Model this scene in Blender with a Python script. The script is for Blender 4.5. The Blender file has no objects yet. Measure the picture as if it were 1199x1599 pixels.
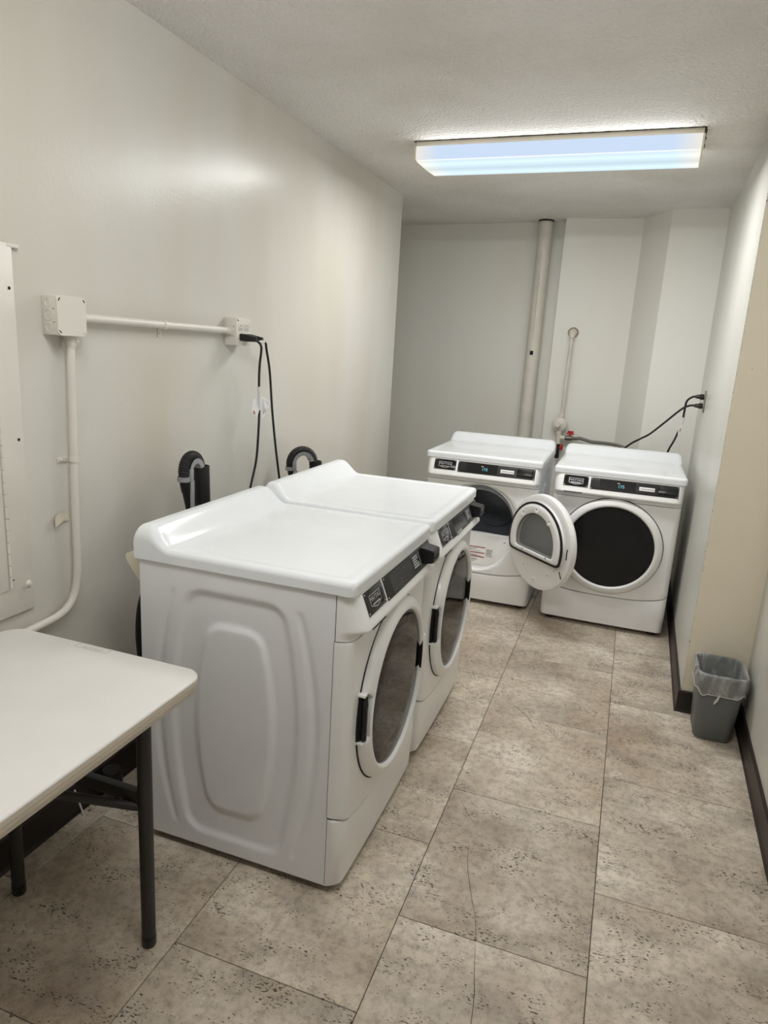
import bpy, bmesh, math, random
from mathutils import Vector, Matrix
from math import sin, cos, pi, sqrt, radians

random.seed(7)
S = bpy.context.scene
COL = S.collection

# ------------------------------------------------------------------ camera
CAM = dict(f=1079.03, pos=(0.4194, 0.0, 1.53), yaw=-0.3314, pitch=0.237, roll=0.0595)
cy_, sy_ = cos(CAM['yaw']), sin(CAM['yaw'])
cp_, sp_ = cos(CAM['pitch']), sin(CAM['pitch'])
r0 = Vector((cy_, -sy_, 0)); f0 = Vector((sy_, cy_, 0)); u0 = Vector((0, 0, 1))
fw = f0 * cp_ - u0 * sp_
up = f0 * sp_ + u0 * cp_
rr = r0 * cos(CAM['roll']) + up * sin(CAM['roll'])
uu = up * cos(CAM['roll']) - r0 * sin(CAM['roll'])
cam_d = bpy.data.cameras.new('camera'); cam = bpy.data.objects.new('camera', cam_d); COL.objects.link(cam)
cam_d.sensor_fit = 'VERTICAL'; cam_d.sensor_height = 32.0; cam_d.sensor_width = 24.0
cam_d.lens = CAM['f'] / 1599.0 * 32.0
cam_d.clip_start = 0.02; cam_d.clip_end = 50
M = Matrix((rr, uu, -fw)).transposed().to_4x4(); M.translation = Vector(CAM['pos'])
cam.matrix_world = M
S.camera = cam

# ------------------------------------------------------------------ world, exposure
w = bpy.data.worlds.new('world'); S.world = w; w.use_nodes = True
w.node_tree.nodes['Background'].inputs[0].default_value = (0.5, 0.5, 0.5, 1)
w.node_tree.nodes['Background'].inputs[1].default_value = 0.02
S.view_settings.view_transform = 'Standard'
try: S.view_settings.look = 'None'
except Exception: pass
S.view_settings.gamma = 1.0
S.view_settings.use_curve_mapping = False
S.view_settings.exposure = 0.0
S.cycles.max_bounces = 10; S.cycles.diffuse_bounces = 6; S.cycles.transparent_max_bounces = 12
S.cycles.sample_clamp_indirect = 6.0
S.cycles.use_denoising = True

LAMP_POWER = (22.0, 10.5)     # far fixture, near fixture
LAMP_SIDE = (1.0, 8.0)        # share leaving the long sides of each lens
LAMP_COLOR = (1.0, 0.992, 0.975)
FIXTURES = [((-0.057, 3.450), radians(-2.0)), ((-0.03, 0.85), radians(-2.0))]

# ------------------------------------------------------------------ material helper
def lin(c):
    return tuple(((x / 255.0) / 12.92 if x / 255.0 <= 0.04045 else ((x / 255.0 + 0.055) / 1.055) ** 2.4) for x in c)

class NT:
    def __init__(s, name):
        s.m = bpy.data.materials.new(name); s.m.use_nodes = True
        s.t = s.m.node_tree; s.t.nodes.clear()
        s.out = s.t.nodes.new('ShaderNodeOutputMaterial')
    def n(s, typ, **kw):
        nd = s.t.nodes.new(typ)
        for k, v in kw.items():
            if k.startswith('i_'):
                key = k[2:]
                if key.isdigit(): key = int(key)
                else: key = key.replace('_', ' ')
                if isinstance(v, tuple) and len(v) == 2 and hasattr(v[0], 'outputs'):
                    s.t.links.new(v[0].outputs[v[1]], nd.inputs[key])
                elif hasattr(v, 'outputs'):
                    s.t.links.new(v.outputs[0], nd.inputs[key])
                else:
                    nd.inputs[key].default_value = v
            else:
                setattr(nd, k, v)
        return nd
    def ramp(s, fac, stops, interp='LINEAR'):
        r = s.n('ShaderNodeValToRGB'); r.color_ramp.interpolation = interp
        el = r.color_ramp.elements
        while len(el) < len(stops): el.new(0.5)
        for e, (p, c) in zip(el, stops):
            e.position = p; e.color = (*c, 1) if len(c) == 3 else c
        s.link(fac, r.inputs[0]); return r
    def link(s, a, b):
        if isinstance(a, tuple): s.t.links.new(a[0].outputs[a[1]], b)
        else: s.t.links.new(a.outputs[0], b)
    def mix(s, fac, a, b, mode='MIX'):
        m = s.n('ShaderNodeMix', data_type='RGBA', blend_type=mode)
        for v, i in ((fac, 0), (a, 6), (b, 7)):
            if hasattr(v, 'outputs'): s.t.links.new(v.outputs[0], m.inputs[i])
            elif isinstance(v, tuple) and len(v) == 2 and hasattr(v[0], 'outputs'): s.t.links.new(v[0].outputs[v[1]], m.inputs[i])
            elif i == 0: m.inputs[i].default_value = v
            else: m.inputs[i].default_value = (*v, 1) if len(v) == 3 else v
        class O: pass
        o = O(); o.outputs = [m.outputs[2]]
        return o
    def bsdf(s, color=(0.8, 0.8, 0.8), rough=0.5, metal=0.0, coat=0.0, bump=None, bstr=0.3, bdist=0.002, spec=0.5, **kw):
        b = s.n('ShaderNodeBsdfPrincipled')
        if hasattr(color, 'outputs'): s.t.links.new(color.outputs[0], b.inputs['Base Color'])
        else: b.inputs['Base Color'].default_value = (*color[:3], 1)
        if hasattr(rough, 'outputs'): s.t.links.new(rough.outputs[0], b.inputs['Roughness'])
        else: b.inputs['Roughness'].default_value = rough
        b.inputs['Metallic'].default_value = metal
        b.inputs['Coat Weight'].default_value = coat
        b.inputs['Coat Roughness'].default_value = 0.08
        b.inputs['Specular IOR Level'].default_value = spec
        for k, v in kw.items(): b.inputs[k.replace('_', ' ')].default_value = v
        if bump is not None:
            bn = s.n('ShaderNodeBump'); bn.inputs['Strength'].default_value = bstr; bn.inputs['Distance'].default_value = bdist
            s.link(bump, bn.inputs['Height']); s.t.links.new(bn.outputs[0], b.inputs['Normal'])
        s.t.links.new(b.outputs[0], s.out.inputs[0])
        return b

def plain(name, rgb, rough=0.5, metal=0.0, coat=0.0, spec=0.5, bump=0.0, bscale=200.0, var=0.0, **kw):
    t = NT(name); c = lin(rgb)
    g = t.n('ShaderNodeNewGeometry')
    nz = t.n('ShaderNodeTexNoise', i_Scale=bscale, i_Detail=3.0, i_Vector=(g, 0))
    nz2 = t.n('ShaderNodeTexNoise', i_Scale=9.0, i_Detail=4.0, i_Vector=(g, 0))
    v = max(var, 0.02)
    col = t.mix((t.ramp((nz2, 0), [(0.3, (0, 0, 0)), (0.7, (1, 1, 1))]), 0), tuple(x * (1 - v) for x in c), tuple(min(1, x * (1 + v)) for x in c))
    t.bsdf(col, rough, metal, coat, nz if bump else None, bump, 0.001, spec, **kw)
    return t.m

# painted wall: semi-gloss off-white with vertical yellowish staining
def wall_mat(name, rgb, stain_rgb, stain=0.6, rough=0.38, bump=0.13, chips=None, spec=0.3):
    t = NT(name); g = t.n('ShaderNodeNewGeometry')
    mp = t.n('ShaderNodeMapping', i_Vector=(g, 0)); mp.inputs['Scale'].default_value = (1.6, 1.6, 0.55)
    n1 = t.n('ShaderNodeTexNoise', i_Scale=1.5, i_Detail=2.5, i_Roughness=0.45, i_Vector=mp)
    s1 = t.ramp(n1, [(0.38, (0, 0, 0)), (0.72, (1, 1, 1))])
    col = t.mix(t.n('ShaderNodeMath', operation='MULTIPLY', i_0=s1, i_1=stain), lin(rgb), lin(stain_rgb))
    n2 = t.n('ShaderNodeTexNoise', i_Scale=6.0, i_Detail=6.0, i_Vector=(g, 0))
    col = t.mix(t.n('ShaderNodeMath', operation='MULTIPLY', i_0=t.ramp(n2, [(0.35, (0, 0, 0)), (0.8, (1, 1, 1))]), i_1=0.12), col, tuple(x * 0.9 for x in lin(rgb)))
    # sparse dark specks / nicks
    v = t.n('ShaderNodeTexVoronoi', i_Scale=5.5, i_Vector=(g, 0))
    sp = t.ramp((v, 0), [(0.0, (1, 1, 1)), (0.010, (1, 1, 1)), (0.014, (0, 0, 0))])
    col = t.mix(t.n('ShaderNodeMath', operation='MULTIPLY', i_0=sp, i_1=0.6), col, (0.12, 0.10, 0.08))
    if chips is not None:   # chipped paint along a vertical outside corner at x = chips
        sx = t.n('ShaderNodeSeparateXYZ', i_0=(g, 0))
        d = t.n('ShaderNodeMath', operation='SUBTRACT', i_0=(sx, 0), i_1=chips)
        d = t.n('ShaderNodeMath', operation='ABSOLUTE', i_0=d)
        nn = t.n('ShaderNodeTexNoise', i_Scale=26.0, i_Detail=4.0, i_Vector=(g, 0))
        lim = t.n('ShaderNodeMath', operation='MULTIPLY_ADD', i_0=nn, i_1=0.030, i_2=-0.0115)
        c1 = t.n('ShaderNodeMath', operation='LESS_THAN', i_0=d, i_1=lim)
        col = t.mix(c1, col, lin((226, 222, 212)))
        nn2 = t.n('ShaderNodeTexNoise', i_Scale=34.0, i_Detail=2.0, i_Vector=(g, 0))
        lim2 = t.n('ShaderNodeMath', operation='MULTIPLY_ADD', i_0=nn2, i_1=0.06, i_2=-0.0385)
        c2 = t.n('ShaderNodeMath', operation='LESS_THAN', i_0=d, i_1=lim2)
        col = t.mix(c2, col, lin((70, 62, 52)))
    nb = t.n('ShaderNodeTexNoise', i_Scale=70.0, i_Detail=4.0, i_Vector=(g, 0))
    nb2 = t.n('ShaderNodeTexNoise', i_Scale=9.0, i_Detail=3.0, i_Vector=(g, 0))
    h = t.n('ShaderNodeMath', operation='MULTIPLY_ADD', i_0=nb2, i_1=1.6, i_2=nb)
    t.bsdf(col, rough, 0, 0, h, bump, 0.003, spec)
    return t.m

def ceiling_mat():
    t = NT('ceiling_stucco'); g = t.n('ShaderNodeNewGeometry')
    n1 = t.n('ShaderNodeTexNoise', i_Scale=1.3, i_Detail=5.0, i_Vector=(g, 0))
    col = t.mix(t.ramp(n1, [(0.4, (0, 0, 0)), (0.72, (1, 1, 1))]), lin((242, 240, 236)), lin((222, 218, 210)))
    a = t.n('ShaderNodeTexNoise', i_Scale=80.0, i_Detail=5.0, i_Roughness=0.65, i_Vector=(g, 0))
    b = t.n('ShaderNodeTexVoronoi', i_Scale=85.0, i_Vector=(g, 0))
    h = t.n('ShaderNodeMath', operation='SUBTRACT', i_0=a, i_1=(b, 0))
    t.bsdf(col, 0.7, 0, 0, h, 0.8, 0.009, 0.35)
    return t.m

def tile_mat():
    t = NT('travertine_tile'); g = t.n('ShaderNodeNewGeometry'); oi = t.n('ShaderNodeObjectInfo')
    off = t.n('ShaderNodeVectorMath', operation='SCALE'); t.link((g, 0), off.inputs[0]); off.inputs['Scale'].default_value = 1.0
    rv = t.n('ShaderNodeCombineXYZ'); k = t.n('ShaderNodeMath', operation='MULTIPLY', i_0=(oi, 'Random'), i_1=37.0)
    t.link(k, rv.inputs[0]); k2 = t.n('ShaderNodeMath', operation='MULTIPLY', i_0=(oi, 'Random'), i_1=91.0); t.link(k2, rv.inputs[1])
    P = t.n('ShaderNodeVectorMath', operation='ADD', i_0=(off, 0), i_1=rv)
    rot = t.n('ShaderNodeMapping', i_Vector=P); rot.inputs['Rotation'].default_value = (0, 0, radians(-8)); rot.inputs['Scale'].default_value = (1.0, 1.8, 1)
    n1 = t.n('ShaderNodeTexNoise', i_Scale=3.2, i_Detail=8.0, i_Roughness=0.62, i_Vector=P)
    base = t.ramp(n1, [(0.30, lin((158, 141, 122))), (0.42, lin((186, 170, 149))), (0.54, lin((208, 194, 173))), (0.66, lin((226, 214, 195)))])
    n2 = t.n('ShaderNodeTexNoise', i_Scale=2.1, i_Detail=4.0, i_Vector=(P, 0), i_Distortion=0.6)
    base2 = t.mix(t.n('ShaderNodeMath', operation='MULTIPLY', i_0=t.ramp(n2, [(0.48, (0, 0, 0)), (0.70, (1, 1, 1))]), i_1=0.36), base, lin((164, 134, 100)))
    n2b = t.n('ShaderNodeTexNoise', i_Scale=4.3, i_Detail=5.0, i_Vector=(rot, 0), i_Distortion=0.4)
    base2 = t.mix(t.n('ShaderNodeMath', operation='MULTIPLY', i_0=t.ramp(n2b, [(0.50, (0, 0, 0)), (0.66, (1, 1, 1))]), i_1=0.45), base2, lin((150, 140, 128)))
    fine = t.n('ShaderNodeTexNoise', i_Scale=38.0, i_Detail=6.0, i_Roughness=0.72, i_Vector=P)
    base3 = t.mix(t.n('ShaderNodeMath', operation='MULTIPLY', i_0=t.ramp(fine, [(0.45, (0, 0, 0)), (0.70, (1, 1, 1))]), i_1=0.60), base2, lin((120, 103, 86)))
    # clustered elongated pits
    mp = t.n('ShaderNodeMapping', i_Vector=P); mp.inputs['Rotation'].default_value = (0, 0, radians(-12)); mp.inputs['Scale'].default_value = (92.0, 190.0, 1.0)
    wn = t.n('ShaderNodeTexNoise', i_Scale=1.0, i_Detail=1.5, i_Roughness=0.5, i_Vector=mp)
    cl = t.n('ShaderNodeTexNoise', i_Scale=6.5, i_Detail=4.0, i_Roughness=0.62, i_Vector=rot)
    clr = t.ramp(cl, [(0.42, (0, 0, 0)), (0.66, (1, 1, 1))])
    thr = t.n('ShaderNodeMath', operation='MULTIPLY_ADD', i_0=clr, i_1=-0.175, i_2=0.715)
    pit0 = t.n('ShaderNodeMath', operation='SUBTRACT', i_0=wn, i_1=thr)
    pit = t.ramp(t.n('ShaderNodeMath', operation='MULTIPLY', i_0=pit0, i_1=14.0), [(0.0, (0, 0, 0)), (0.8, (1, 1, 1))])
    v = t.n('ShaderNodeTexVoronoi', i_Scale=46.0, i_Vector=rot)
    spk = t.ramp((v, 0), [(0.0, (1, 1, 1)), (0.10, (1, 1, 1)), (0.17, (0, 0, 0))])
    pits = t.n('ShaderNodeMath', operation='MAXIMUM', i_0=pit, i_1=t.n('ShaderNodeMath', operation='MULTIPLY', i_0=spk, i_1=clr))
    col = t.mix(t.n('ShaderNodeMath', operation='MULTIPLY', i_0=pits, i_1=0.88), base3, lin((58, 47, 38)))
    # per-tile tone
    tn = t.n('ShaderNodeMath', operation='MULTIPLY_ADD', i_0=(oi, 'Random'), i_1=0.16, i_2=0.93)
    hs = t.n('ShaderNodeHueSaturation'); hs.inputs['Saturation'].default_value = 0.84
    t.link(tn, hs.inputs['Value']); t.link(col, hs.inputs['Color'])
    hgt = t.n('ShaderNodeMath', operation='MULTIPLY_ADD', i_0=pits, i_1=-1.0, i_2=t.n('ShaderNodeMath', operation='MULTIPLY', i_0=fine, i_1=0.25))
    t.bsdf(hs, 0.5, 0, 0, hgt, 0.35, 0.0015, 0.35)
    return t.m

MAT = {}
MAT['wall'] = wall_mat('wall_paint_left', (209, 207, 200), (198, 190, 174), 0.75, 0.26)
MAT['wall_grey'] = wall_mat('wall_paint_grey', (212, 212, 206), (202, 199, 188), 0.6, 0.34)
MAT['wall_back'] = wall_mat('wall_paint_back', (230, 229, 223), (219, 215, 203), 0.5, 0.45)
MAT['wall_beige'] = wall_mat('wall_paint_beige', (242, 233, 214), (232, 221, 199), 0.5, 0.5, 0.25, chips=0.797)
MAT['paint'] = plain('painted_metal', (218, 214, 205), 0.35, bump=0.15, bscale=60, var=0.03)
MAT['paint_old'] = plain('painted_pipe', (210, 206, 194), 0.42, bump=0.3, bscale=45, var=0.06)
MAT['ceiling'] = ceiling_mat()
MAT['tile'] = tile_mat()
MAT['grout'] = plain('dark_joint', (58, 47, 38), 0.9, var=0.2)
MAT['base'] = plain('dark_brown_baseboard', (33, 24, 21), 0.45, bump=0.2, bscale=30, var=0.1)
MAT['enamel'] = plain('white_enamel', (236, 239, 242), 0.13, spec=0.13, var=0.008)
MAT['plastic'] = plain('white_plastic', (236, 236, 235), 0.3, coat=0.15, var=0.01)
MAT['side'] = plain('white_painted_steel', (233, 234, 237), 0.38, var=0.015, bump=0.05, bscale=300)
MAT['galv'] = plain('grey_steel', (150, 152, 152), 0.4, metal=0.7, var=0.15)
MAT['black'] = plain('black_plastic', (21, 21, 22), 0.35, var=0.1)
MAT['blackgloss'] = plain('black_gloss_panel', (14, 14, 15), 0.16, var=0.05)
MAT['display'] = plain('dark_display', (26, 26, 28), 0.12, var=0.05)
MAT['rubber'] = plain('black_rubber', (19, 18, 18), 0.55, var=0.1)
MAT['doorglass'] = plain('dark_tinted_glass', (12, 11, 11), 0.05, spec=0.5, var=0.02, IOR=1.22)
MAT['dryerglass'] = plain('smoked_dryer_glass', (33, 33, 34), 0.07, spec=0.5, var=0.02, IOR=1.3)
MAT['gap'] = plain('dark_gap', (9, 9, 9), 0.8)
MAT['silver'] = plain('silver_print', (196, 196, 198), 0.35, metal=0.3)
MAT['screw'] = plain('steel_screw', (190, 190, 188), 0.3, metal=0.9)
MAT['sticker'] = plain('white_sticker', (232, 231, 228), 0.5)
MAT['ink'] = plain('grey_ink', (108, 108, 112), 0.6)
MAT['red_ink'] = plain('red_ink', (150, 62, 42), 0.6)
MAT['greyplastic'] = plain('grey_clip_plastic', (146, 148, 150), 0.4)
MAT['bin'] = plain('grey_bin_plastic', (104, 107, 106), 0.5, bump=0.1, bscale=150, var=0.03)
MAT['tabletop'] = plain('white_table_plastic', (224, 222, 218), 0.5, bump=0.12, bscale=260, var=0.012)
MAT['tableedge'] = plain('taupe_table_edge', (206, 195, 180), 0.5, var=0.02)
MAT['tableleg'] = plain('dark_grey_powder_coat', (43, 41, 40), 0.42, var=0.05)
MAT['cream'] = plain('cream_plastic', (226, 220, 200), 0.45)
MAT['fixture'] = plain('cream_fixture_metal', (222, 214, 196), 0.5)
MAT['soot'] = plain('sooty_dust', (50, 44, 38), 0.95, var=0.3)
MAT['redhandle'] = plain('red_valve_handle', (170, 30, 28), 0.4)
MAT['brass'] = plain('grey_fitting', (120, 116, 106), 0.4, metal=0.7)
MAT['flex'] = plain('grey_flex_hose', (118, 116, 110), 0.5)
MAT['drum'] = plain('dark_drum_metal', (138, 142, 150), 0.32, metal=0.3, var=0.08)
MAT['jar'] = plain('dark_glass', (32, 34, 32), 0.1, spec=0.6)
MAT['plate'] = plain('grey_outlet_plate', (126, 126, 122), 0.4, metal=0.5)
MAT['paper'] = plain('white_paper', (222, 219, 214), 0.7)
MAT['tape'] = plain('beige_tape', (214, 206, 190), 0.6, bump=0.3, bscale=50)

def emis(name, rgb, st):
    t = NT(name); e = t.n('ShaderNodeEmission'); e.inputs[0].default_value = (*rgb, 1); e.inputs[1].default_value = st
    t.t.links.new(e.outputs[0], t.out.inputs[0]); return t.m
def lens_mat(name, mid, end, st, bands):
    t = NT(name); tc = t.n('ShaderNodeTexCoord'); sx = t.n('ShaderNodeSeparateXYZ', i_0=(tc, 'Object'))
    ax = t.n('ShaderNodeMath', operation='ABSOLUTE', i_0=(sx, 0))
    f = t.ramp(t.n('ShaderNodeMath', operation='MULTIPLY', i_0=ax, i_1=1.6), [(0.80, (0, 0, 0)), (0.97, (1, 1, 1))])
    col = t.mix(f, mid, end)
    e = t.n('ShaderNodeEmission', i_0=col)
    if bands:   # the two tubes glow through the lens
        wv = t.n('ShaderNodeMath', operation='ABSOLUTE', i_0=(sx, 1))
        wv = t.n('ShaderNodeMath', operation='SUBTRACT', i_0=wv, i_1=0.085)
        wv = t.n('ShaderNodeMath', operation='ABSOLUTE', i_0=wv)
        r = t.ramp(t.n('ShaderNodeMath', operation='MULTIPLY', i_0=wv, i_1=10.0), [(0.0, (st * 1.12,) * 3), (0.9, (st * 0.84,) * 3)])
        t.link(r, e.inputs[1])
    else: e.inputs[1].default_value = st
    t.t.links.new(e.outputs[0], t.out.inputs[0]); return t.m
MAT['lens_side'] = lens_mat('lit_lens_side', (0.66, 0.80, 1.0), (0.92, 0.88, 0.80), 0.94, False)
MAT['lens_bottom'] = lens_mat('lit_lens_bottom', (0.72, 0.90, 1.0), (0.95, 0.93, 0.84), 1.0, True)
MAT['lens_groove'] = lens_mat('lit_lens_groove', (0.48, 0.60, 0.76), (0.76, 0.72, 0.62), 0.9, False)
MAT['lens_ridge'] = lens_mat('lit_lens_ridge', (0.92, 0.97, 1.0), (0.95, 0.93, 0.86), 1.02, False)
MAT['digits'] = emis('lit_digits', (0.25, 0.85, 0.95), 0.9)

def clear_mat(name, tint, amount, gloss_rough=0.15, wr=True):
    t = NT(name); g = t.n('ShaderNodeNewGeometry')
    tr = t.n('ShaderNodeBsdfTransparent'); tr.inputs[0].default_value = (0.93, 0.93, 0.93, 1)
    b = t.n('ShaderNodeBsdfPrincipled'); b.inputs['Base Color'].default_value = (*tint, 1); b.inputs['Roughness'].default_value = gloss_rough
    mx = t.n('ShaderNodeMixShader')
    if wr:
        mp = t.n('ShaderNodeMapping', i_Vector=(g, 0)); mp.inputs['Scale'].default_value = (1, 1, 0.35)
        nz = t.n('ShaderNodeTexNoise', i_Scale=30.0, i_Detail=5.0, i_Distortion=1.0, i_Vector=mp)
        bn = t.n('ShaderNodeBump'); bn.inputs['Strength'].default_value = 0.8; bn.inputs['Distance'].default_value = 0.006
        t.link(nz, bn.inputs['Height']); t.t.links.new(bn.outputs[0], b.inputs['Normal'])
        r = t.ramp(nz, [(0.35, (amount * 0.4,) * 3), (0.6, (amount,) * 3), (0.8, (min(1, amount * 2.2),) * 3)])
        t.link(r, mx.inputs[0])
    else: mx.inputs[0].default_value = amount
    t.t.links.new(tr.outputs[0], mx.inputs[1]); t.t.links.new(b.outputs[0], mx.inputs[2]); t.t.links.new(mx.outputs[0], t.out.inputs[0])
    return t.m
MAT['liner'] = clear_mat('clear_bag_plastic', (0.88, 0.89, 0.88), 0.30, 0.16)
MAT['liner_edge'] = clear_mat('gathered_bag_plastic', (0.85, 0.85, 0.82), 0.62, 0.3, False)
MAT['window'] = clear_mat('door_window_glass', (0.28, 0.29, 0.28), 0.45, 0.05, False)
MAT['tagclear'] = clear_mat('clear_cord_label', (0.85, 0.85, 0.85), 0.8, 0.25, False)

# ------------------------------------------------------------------ mesh helpers
class MB:
    """collects verts/faces of one mesh"""
    def __init__(s): s.v = []; s.f = []; s.mi = []
    def add(s, vs, fs, mi=0, M=None):
        o = len(s.v)
        for p in vs:
            p = Vector(p)
            s.v.append(tuple(M @ p) if M is not None else tuple(p))
        for f in fs: s.f.append(tuple(i + o for i in f)); s.mi.append(mi)
        return s
    def box(s, a, b, mi=0, M=None, bev=0.0, seg=2):
        bm = bmesh.new(); bmesh.ops.create_cube(bm, size=1.0)
        for v in bm.verts:
            v.co = Vector(((a[0] + b[0]) / 2 + v.co.x * (b[0] - a[0]), (a[1] + b[1]) / 2 + v.co.y * (b[1] - a[1]), (a[2] + b[2]) / 2 + v.co.z * (b[2] - a[2])))
        if bev > 0: bmesh.ops.bevel(bm, geom=bm.edges[:], offset=bev, segments=seg, affect='EDGES', profile=0.5)
        bm.verts.index_update()
        s.add([v.co for v in bm.verts], [[v.index for v in f.verts] for f in bm.faces], mi, M); bm.free(); return s
    def grid(s, fn, nu, nv, mi=0, M=None, flip=False):
        vs = [fn(i / nu, j / nv) for j in range(nv + 1) for i in range(nu + 1)]
        fs = []
        for j in range(nv):
            for i in range(nu):
                a = j * (nu + 1) + i; q = (a, a + 1, a + nu + 2, a + nu + 1)
                fs.append(q[::-1] if flip else q)
        return s.add(vs, fs, mi, M)
    def loops(s, rings, closed=True, cap0=False, cap1=False, mi=0, M=None):
        n = len(rings[0]); vs = [p for r in rings for p in r]; fs = []
        for k in range(len(rings) - 1):
            for i in range(n if closed else n - 1):
                a = k * n + i; b = k * n + (i + 1) % n
                fs.append((a, b, b + n, a + n))
        if cap0: fs.append(tuple(range(n - 1, -1, -1)))
        if cap1: fs.append(tuple((len(rings) - 1) * n + i for i in range(n)))
        return s.add(vs, fs, mi, M)
    def tube(s, path, r, seg=12, mi=0, caps=True, M=None):
        P = [Vector(p) for p in path]; n = len(P)
        T = [(P[min(i + 1, n - 1)] - P[max(i - 1, 0)]).normalized() for i in range(n)]
        ref = Vector((0, 0, 1)) if abs(T[0].z) < 0.9 else Vector((1, 0, 0))
        N = (ref - T[0] * ref.dot(T[0])).normalized(); rings = []
        for i in range(n):
            N = (N - T[i] * N.dot(T[i])).normalized(); B = T[i].cross(N)
            rad = r(i) if callable(r) else r
            rings.append([P[i] + (N * cos(2 * pi * k / seg) + B * sin(2 * pi * k / seg)) * rad for k in range(seg)])
        return s.loops(rings, True, caps, caps, mi, M)
    def lathe(s, prof, seg=32, axis='z', c=(0, 0, 0), mi=0, cap0=False, cap1=False, M=None, ang=None):
        rings = []
        for (r, h) in prof:
            ring = []
            for k in range(seg):
                a = 2 * pi * k / seg
                if axis == 'z': p = (c[0] + r * cos(a), c[1] + r * sin(a), c[2] + h)
                elif axis == 'y': p = (c[0] + r * cos(a), c[1] + h, c[2] + r * sin(a))
                else: p = (c[0] + h, c[1] + r * cos(a), c[2] + r * sin(a))
                ring.append(p)
            rings.append(ring)
        return s.loops(rings, True, cap0, cap1, mi, M)
    def prism(s, poly, z0, z1, mi=0, side_mi=None, M=None):
        n = len(poly)
        vs = [(x, y, z0) for x, y in poly] + [(x, y, z1) for x, y in poly]
        o = len(s.v)
        for p in vs: s.v.append(tuple(M @ Vector(p)) if M is not None else p)
        for i in range(n):
            j = (i + 1) % n
            s.f.append((o + i, o + j, o + n + j, o + n + i)); s.mi.append(side_mi[i] if side_mi else mi)
        s.f.append(tuple(o + i for i in range(n - 1, -1, -1))); s.mi.append(mi)
        s.f.append(tuple(o + n + i for i in range(n))); s.mi.append(mi)
        return s
    def build(s, name, mats, parent=None, smooth=True, ang=35, fix=True):
        me = bpy.data.meshes.new(name); me.from_pydata(s.v, [], s.f)
        mats = mats if isinstance(mats, (list, tuple)) else [mats]
        for m in mats: me.materials.append(m)
        for p, i in zip(me.polygons, s.mi): p.material_index = i
        if fix:
            bm = bmesh.new(); bm.from_mesh(me); bmesh.ops.recalc_face_normals(bm, faces=bm.faces[:]); bm.to_mesh(me); bm.free()
        if smooth:
            for p in me.polygons: p.use_smooth = True
            me.set_sharp_from_angle(angle=radians(ang))
        me.update()
        o = bpy.data.objects.new(name, me); COL.objects.link(o)
        if parent is not None: o.parent = parent
        return o

def empty(name, loc=(0, 0, 0), rz=0.0):
    o = bpy.data.objects.new(name, None); COL.objects.link(o); o.location = loc; o.rotation_euler = (0, 0, rz); o.empty_display_size = 0.1
    return o
def tag(o, label, cat, group=None):
    o['label'] = label; o['category'] = cat
    if group: o['group'] = group
    return o
def struct(o): o['kind'] = 'structure'; return o
def copy_tree(o, parent=None):
    c = o.copy(); COL.objects.link(c)
    if parent is not None: c.parent = parent
    for ch in list(o.children): copy_tree(ch, c)
    return c
_TXT = {}
def text_bm(mb, s, size, M, depth=0.0006, mi=0):
    """lettering as mesh, centred, in the local XY plane of M"""
    key = s
    if key not in _TXT:
        cu = bpy.data.curves.new('lettering', 'FONT'); cu.body = s; cu.size = 1.0; cu.align_x = 'CENTER'; cu.align_y = 'CENTER'; cu.resolution_u = 3
        ob = bpy.data.objects.new('lettering', cu); COL.objects.link(ob); bpy.context.view_layer.update()
        me = bpy.data.meshes.new_from_object(ob.evaluated_get(bpy.context.evaluated_depsgraph_get()))
        _TXT[key] = ([v.co.copy() for v in me.vertices], [tuple(p.vertices) for p in me.polygons])
        bpy.data.objects.remove(ob); bpy.data.curves.remove(cu); bpy.data.meshes.remove(me)
    vs, fs = _TXT[key]
    mb.add([Vector((v.x * size, v.y * size, depth)) for v in vs], fs, mi, M)
def smooth01(t): t = max(0.0, min(1.0, t)); return t * t * (3 - 2 * t)
def bez(pts, n=40):
    """Catmull-Rom through pts"""
    P = [Vector(p) for p in pts]; P = [P[0] * 2 - P[1]] + P + [P[-1] * 2 - P[-2]]; out = []
    m = len(P) - 3
    for k in range(m):
        a, b, c, d = P[k:k + 4]
        for i in range(n // m):
            t = i / (n // m)
            out.append(0.5 * ((2 * b) + (c - a) * t + (2 * a - 5 * b + 4 * c - d) * t * t + (3 * b - a - 3 * c + d) * t ** 3))
    out.append(P[-2]); return out

# ------------------------------------------------------------------ room shell
LX = -1.10; ZC = 2.447; YF = -1.6
b = MB(); b.box((-2.0, YF - 0.1, -0.12), (1.5, 5.9, -0.0035)); floor = struct(b.build('floor', MAT['grout'], smooth=False))
b = MB(); b.box((-2.0, YF - 0.1, ZC), (1.5, 5.9, ZC + 0.1)); struct(b.build('ceiling', MAT['ceiling'], smooth=False))
b = MB(); b.box((-1.95, YF, -0.02), (LX, 4.42, ZC)); struct(b.build('wall_left', MAT['wall'], smooth=False))
b = MB(); b.prism([(-1.95, 5.55), (-1.46, 5.487), (-0.172, 5.325), (-0.172, 5.205), (0.337, 5.207), (0.500, 4.917), (0.822, 4.890), (1.4, 4.890), (1.4, 5.85), (-1.95, 5.85)], -0.02, ZC)
struct(b.build('wall_back', MAT['wall_back'], smooth=False))
b = MB(); b.prism([(0.822, 4.890), (0.797, 3.15), (1.045, 3.15), (1.02, 2.15), (1.02, YF), (1.4, YF), (1.4, 4.89)], -0.02, ZC, 0, [0, 1, 0, 0, 0, 0, 0])
struct(b.build('wall_right', [MAT['wall_grey'], MAT['wall_beige']], smooth=False))
b = MB(); b.box((-1.95, YF - 0.12, -0.02), (1.4, YF, ZC)); struct(b.build('wall_front', MAT['wall'], smooth=False))
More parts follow.
